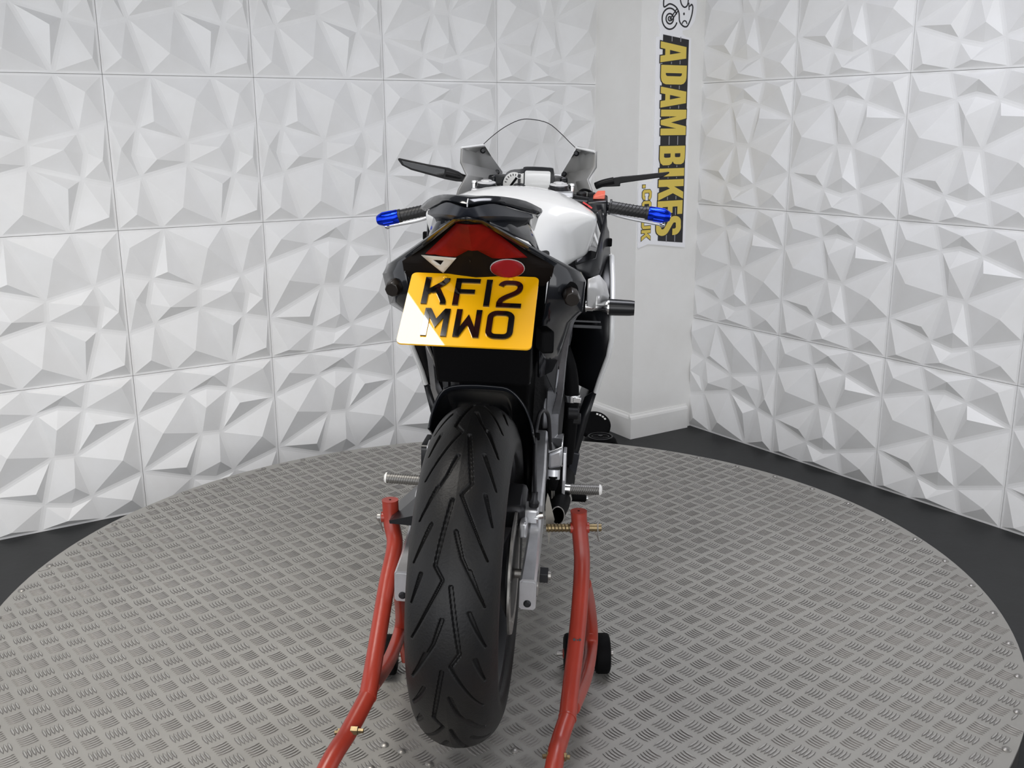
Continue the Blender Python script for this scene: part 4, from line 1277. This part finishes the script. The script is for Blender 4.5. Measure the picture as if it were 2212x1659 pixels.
# ---- side fairings: white shells, black inside
EDGE = [(.185, .86, .845, .0), (.205, .82, .800, .0), (.238, .80, .788, 0), (.2420, .72, .742, 0), (.2440, .66, .700, 0), (.2460, .65, .612, 0), (.2410, .655, .571, 0), (.2230, .69, .503, 0), (.2150, .70, .468, 0)]
for s in (1, -1):
    q = 1.0 if s > 0 else .985
    rows = []
    for f in (0.0, .10, .5, 1.0):
        row = []
        for x, y, z, _ in EDGE:
            yy = y + f * (1.26 - y)
            xx = x + .010 * math.sin(PI * min(f, 1)) - f * f * .10
            row.append((s * xx * q, yy, z + f * (.70 - z) * .25))
        rows.append(row)
    sf = Geo().loft(rows, False, False).obj('side_fairing', ['white_gloss', 'black_matt', 'white_gloss'], bike, smooth=40, solid=.004, solid_off=-1 if s > 0 else 1)
    Geo().tube([(s * (x - .004) * q, y - .001, z) for x, y, z, _ in EDGE[2:]], .0062, 10).obj('fairing_lip', 'white_gloss', sf)
    inner = Geo()
    inner.loft([[(s * (x - .010) * q, y + .004, z) for x, y, z, _ in EDGE[2:]], [(s * (x - .055) * q, y + .06, z + .004) for x, y, z, _ in EDGE[2:]], [(s * .12, .80, z) for x, y, z, _ in EDGE[2:]]], False, False)
    inner.obj('inner_liner', 'black_satin', sf, smooth=40, solid=.003)
    Geo().box((s * .175, .675, .635), (.085, .004, .007)).box((s * .18, .672, .648), (.07, .004, .004)).obj('liner_rib', 'black_gloss', sf)
    # black lower fairing leaning in to the belly
    lo = Geo().loft([[(s * .2150, .700, .475), (s * .197, .70, .405), (s * .177, .70, .316), (s * .150, .70, .240)],
                     [(s * .2050, .698, .470), (s * .188, .698, .405), (s * .168, .698, .318), (s * .142, .70, .245)],
                     [(s * .185, .70, .455), (s * .168, .70, .395), (s * .150, .70, .315), (s * .130, .70, .250)]], False, False).obj('lower_fairing', 'black_satin', bike, smooth=40, solid=.005)
    Geo().loft([[(s * .213, .705, .475), (s * .196, .705, .405), (s * .176, .705, .316), (s * .148, .705, .240)], [(s * .20, 1.15, .50), (s * .185, 1.15, .42), (s * .16, 1.10, .33), (s * .10, 1.05, .25)]], False, False).obj('belly_panel', 'black_satin', lo, smooth=40, solid=.004)
    Geo().poly([[(.1560, .3160), (.1795, .3110), (.1720, .2560), (.1480, .2310), (.1400, .2380), (.1520, .2600)]], (0, .70, 0), (s, 0, 0), (0, 0, 1), .012).obj('lower_bracket', 'slate_satin', lo, bevel=.002, smooth=0)
    # dark shoulder under the tank, with a bolt
    sh = Geo().loft([[(s * .150, .60, .790), (s * .196, .66, .800), (s * .214, .76, .890)], [(s * .160, .62, .765), (s * .205, .70, .748), (s * .225, .80, .790)], [(s * .12, .66, .72), (s * .17, .74, .70), (s * .20, .84, .74)]], False, False).obj('tank_shoulder', 'black_satin', bike, smooth=35, solid=.005)
    Geo().turned((s * .200, .695, .768), (s * .201, .688, .770), [(0, .006), (1, .005)], 12).obj('shoulder_bolt', 'dark_metal', sh)
    Geo().loft([[(s * .19, .74, .895), (s * .20, .80, .90)], [(s * .21, .76, .84), (s * .222, .82, .845)], [(s * .215, .76, .79), (s * .228, .82, .79)]], False, False).obj('inner_panel', 'black_satin', bike, smooth=40, solid=.006)
    Geo().box((s * .226, .79, .823), (.014, .014, .020)).obj('cable_guide', 'black_matt', bike, bevel=.003)
# bright polished frame corner inside the right fairing
Geo().loft([[(.183, .56, .765), (.205, .60, .770), (.222, .64, .745)], [(.182, .57, .735), (.212, .61, .735), (.230, .65, .715)], [(.182, .58, .700), (.205, .62, .690), (.226, .66, .690)]], False, False).obj('inner_cover', 'pale_cover', bike, smooth=60, solid=.004)
bob = Geo().turned((.178, .62, .6935), (.232, .62, .6935), [(0, .0150), (.06, .0150), (.07, .0125), (.30, .0125), (.34, .0105), (.66, .0100), (.74, .0125), (.95, .0150), (1, .0150)], 24).obj('crash_bobbin', 'chrome', bike)
Geo().turned((.230, .62, .6935), (.290, .62, .6935), [(0, .0175), (.04, .0195), (.85, .0180), (1, .0168)], 24).obj('bobbin_cap', 'black_satin', bob)
Geo().turned((.2285, .62, .6935), (.2325, .62, .6935), [(0, .0190), (1, .0192)], 24).obj('bobbin_ring', 'chrome', bob)

# ---- front wheel and mudguard (mostly hidden by the rear)
FZ = .2525
ft = bpy.data.objects.new('front_tyre', tyre_mesh('front_tyre', 140, False))
COL.objects.link(ft)
ft.parent = bike
ft.location = (0, 1.34, FZ)
ft.scale = (.72, .953, .953)
wheel('front_wheel', FZ, 1.34, .72, .953)
for s in (1, -1):
    Geo().tube([(s * .0925, 1.055, .52), (s * .0925, 1.33, FZ)], .026, 18).obj('fork_leg', 'dark_metal', bike)
secs = []
for ph in np.linspace(-60, 70, 14):
    a = math.radians(ph)
    secs.append([(x, 1.34 - r * math.sin(a), FZ + r * math.cos(a)) for x, r in ((-.075, .285), (-.06, .308), (0, .318), (.06, .308), (.075, .285))])
Geo().loft(secs, False, False).obj('front_mudguard', 'black_gloss', bike, solid=.003, smooth=40)
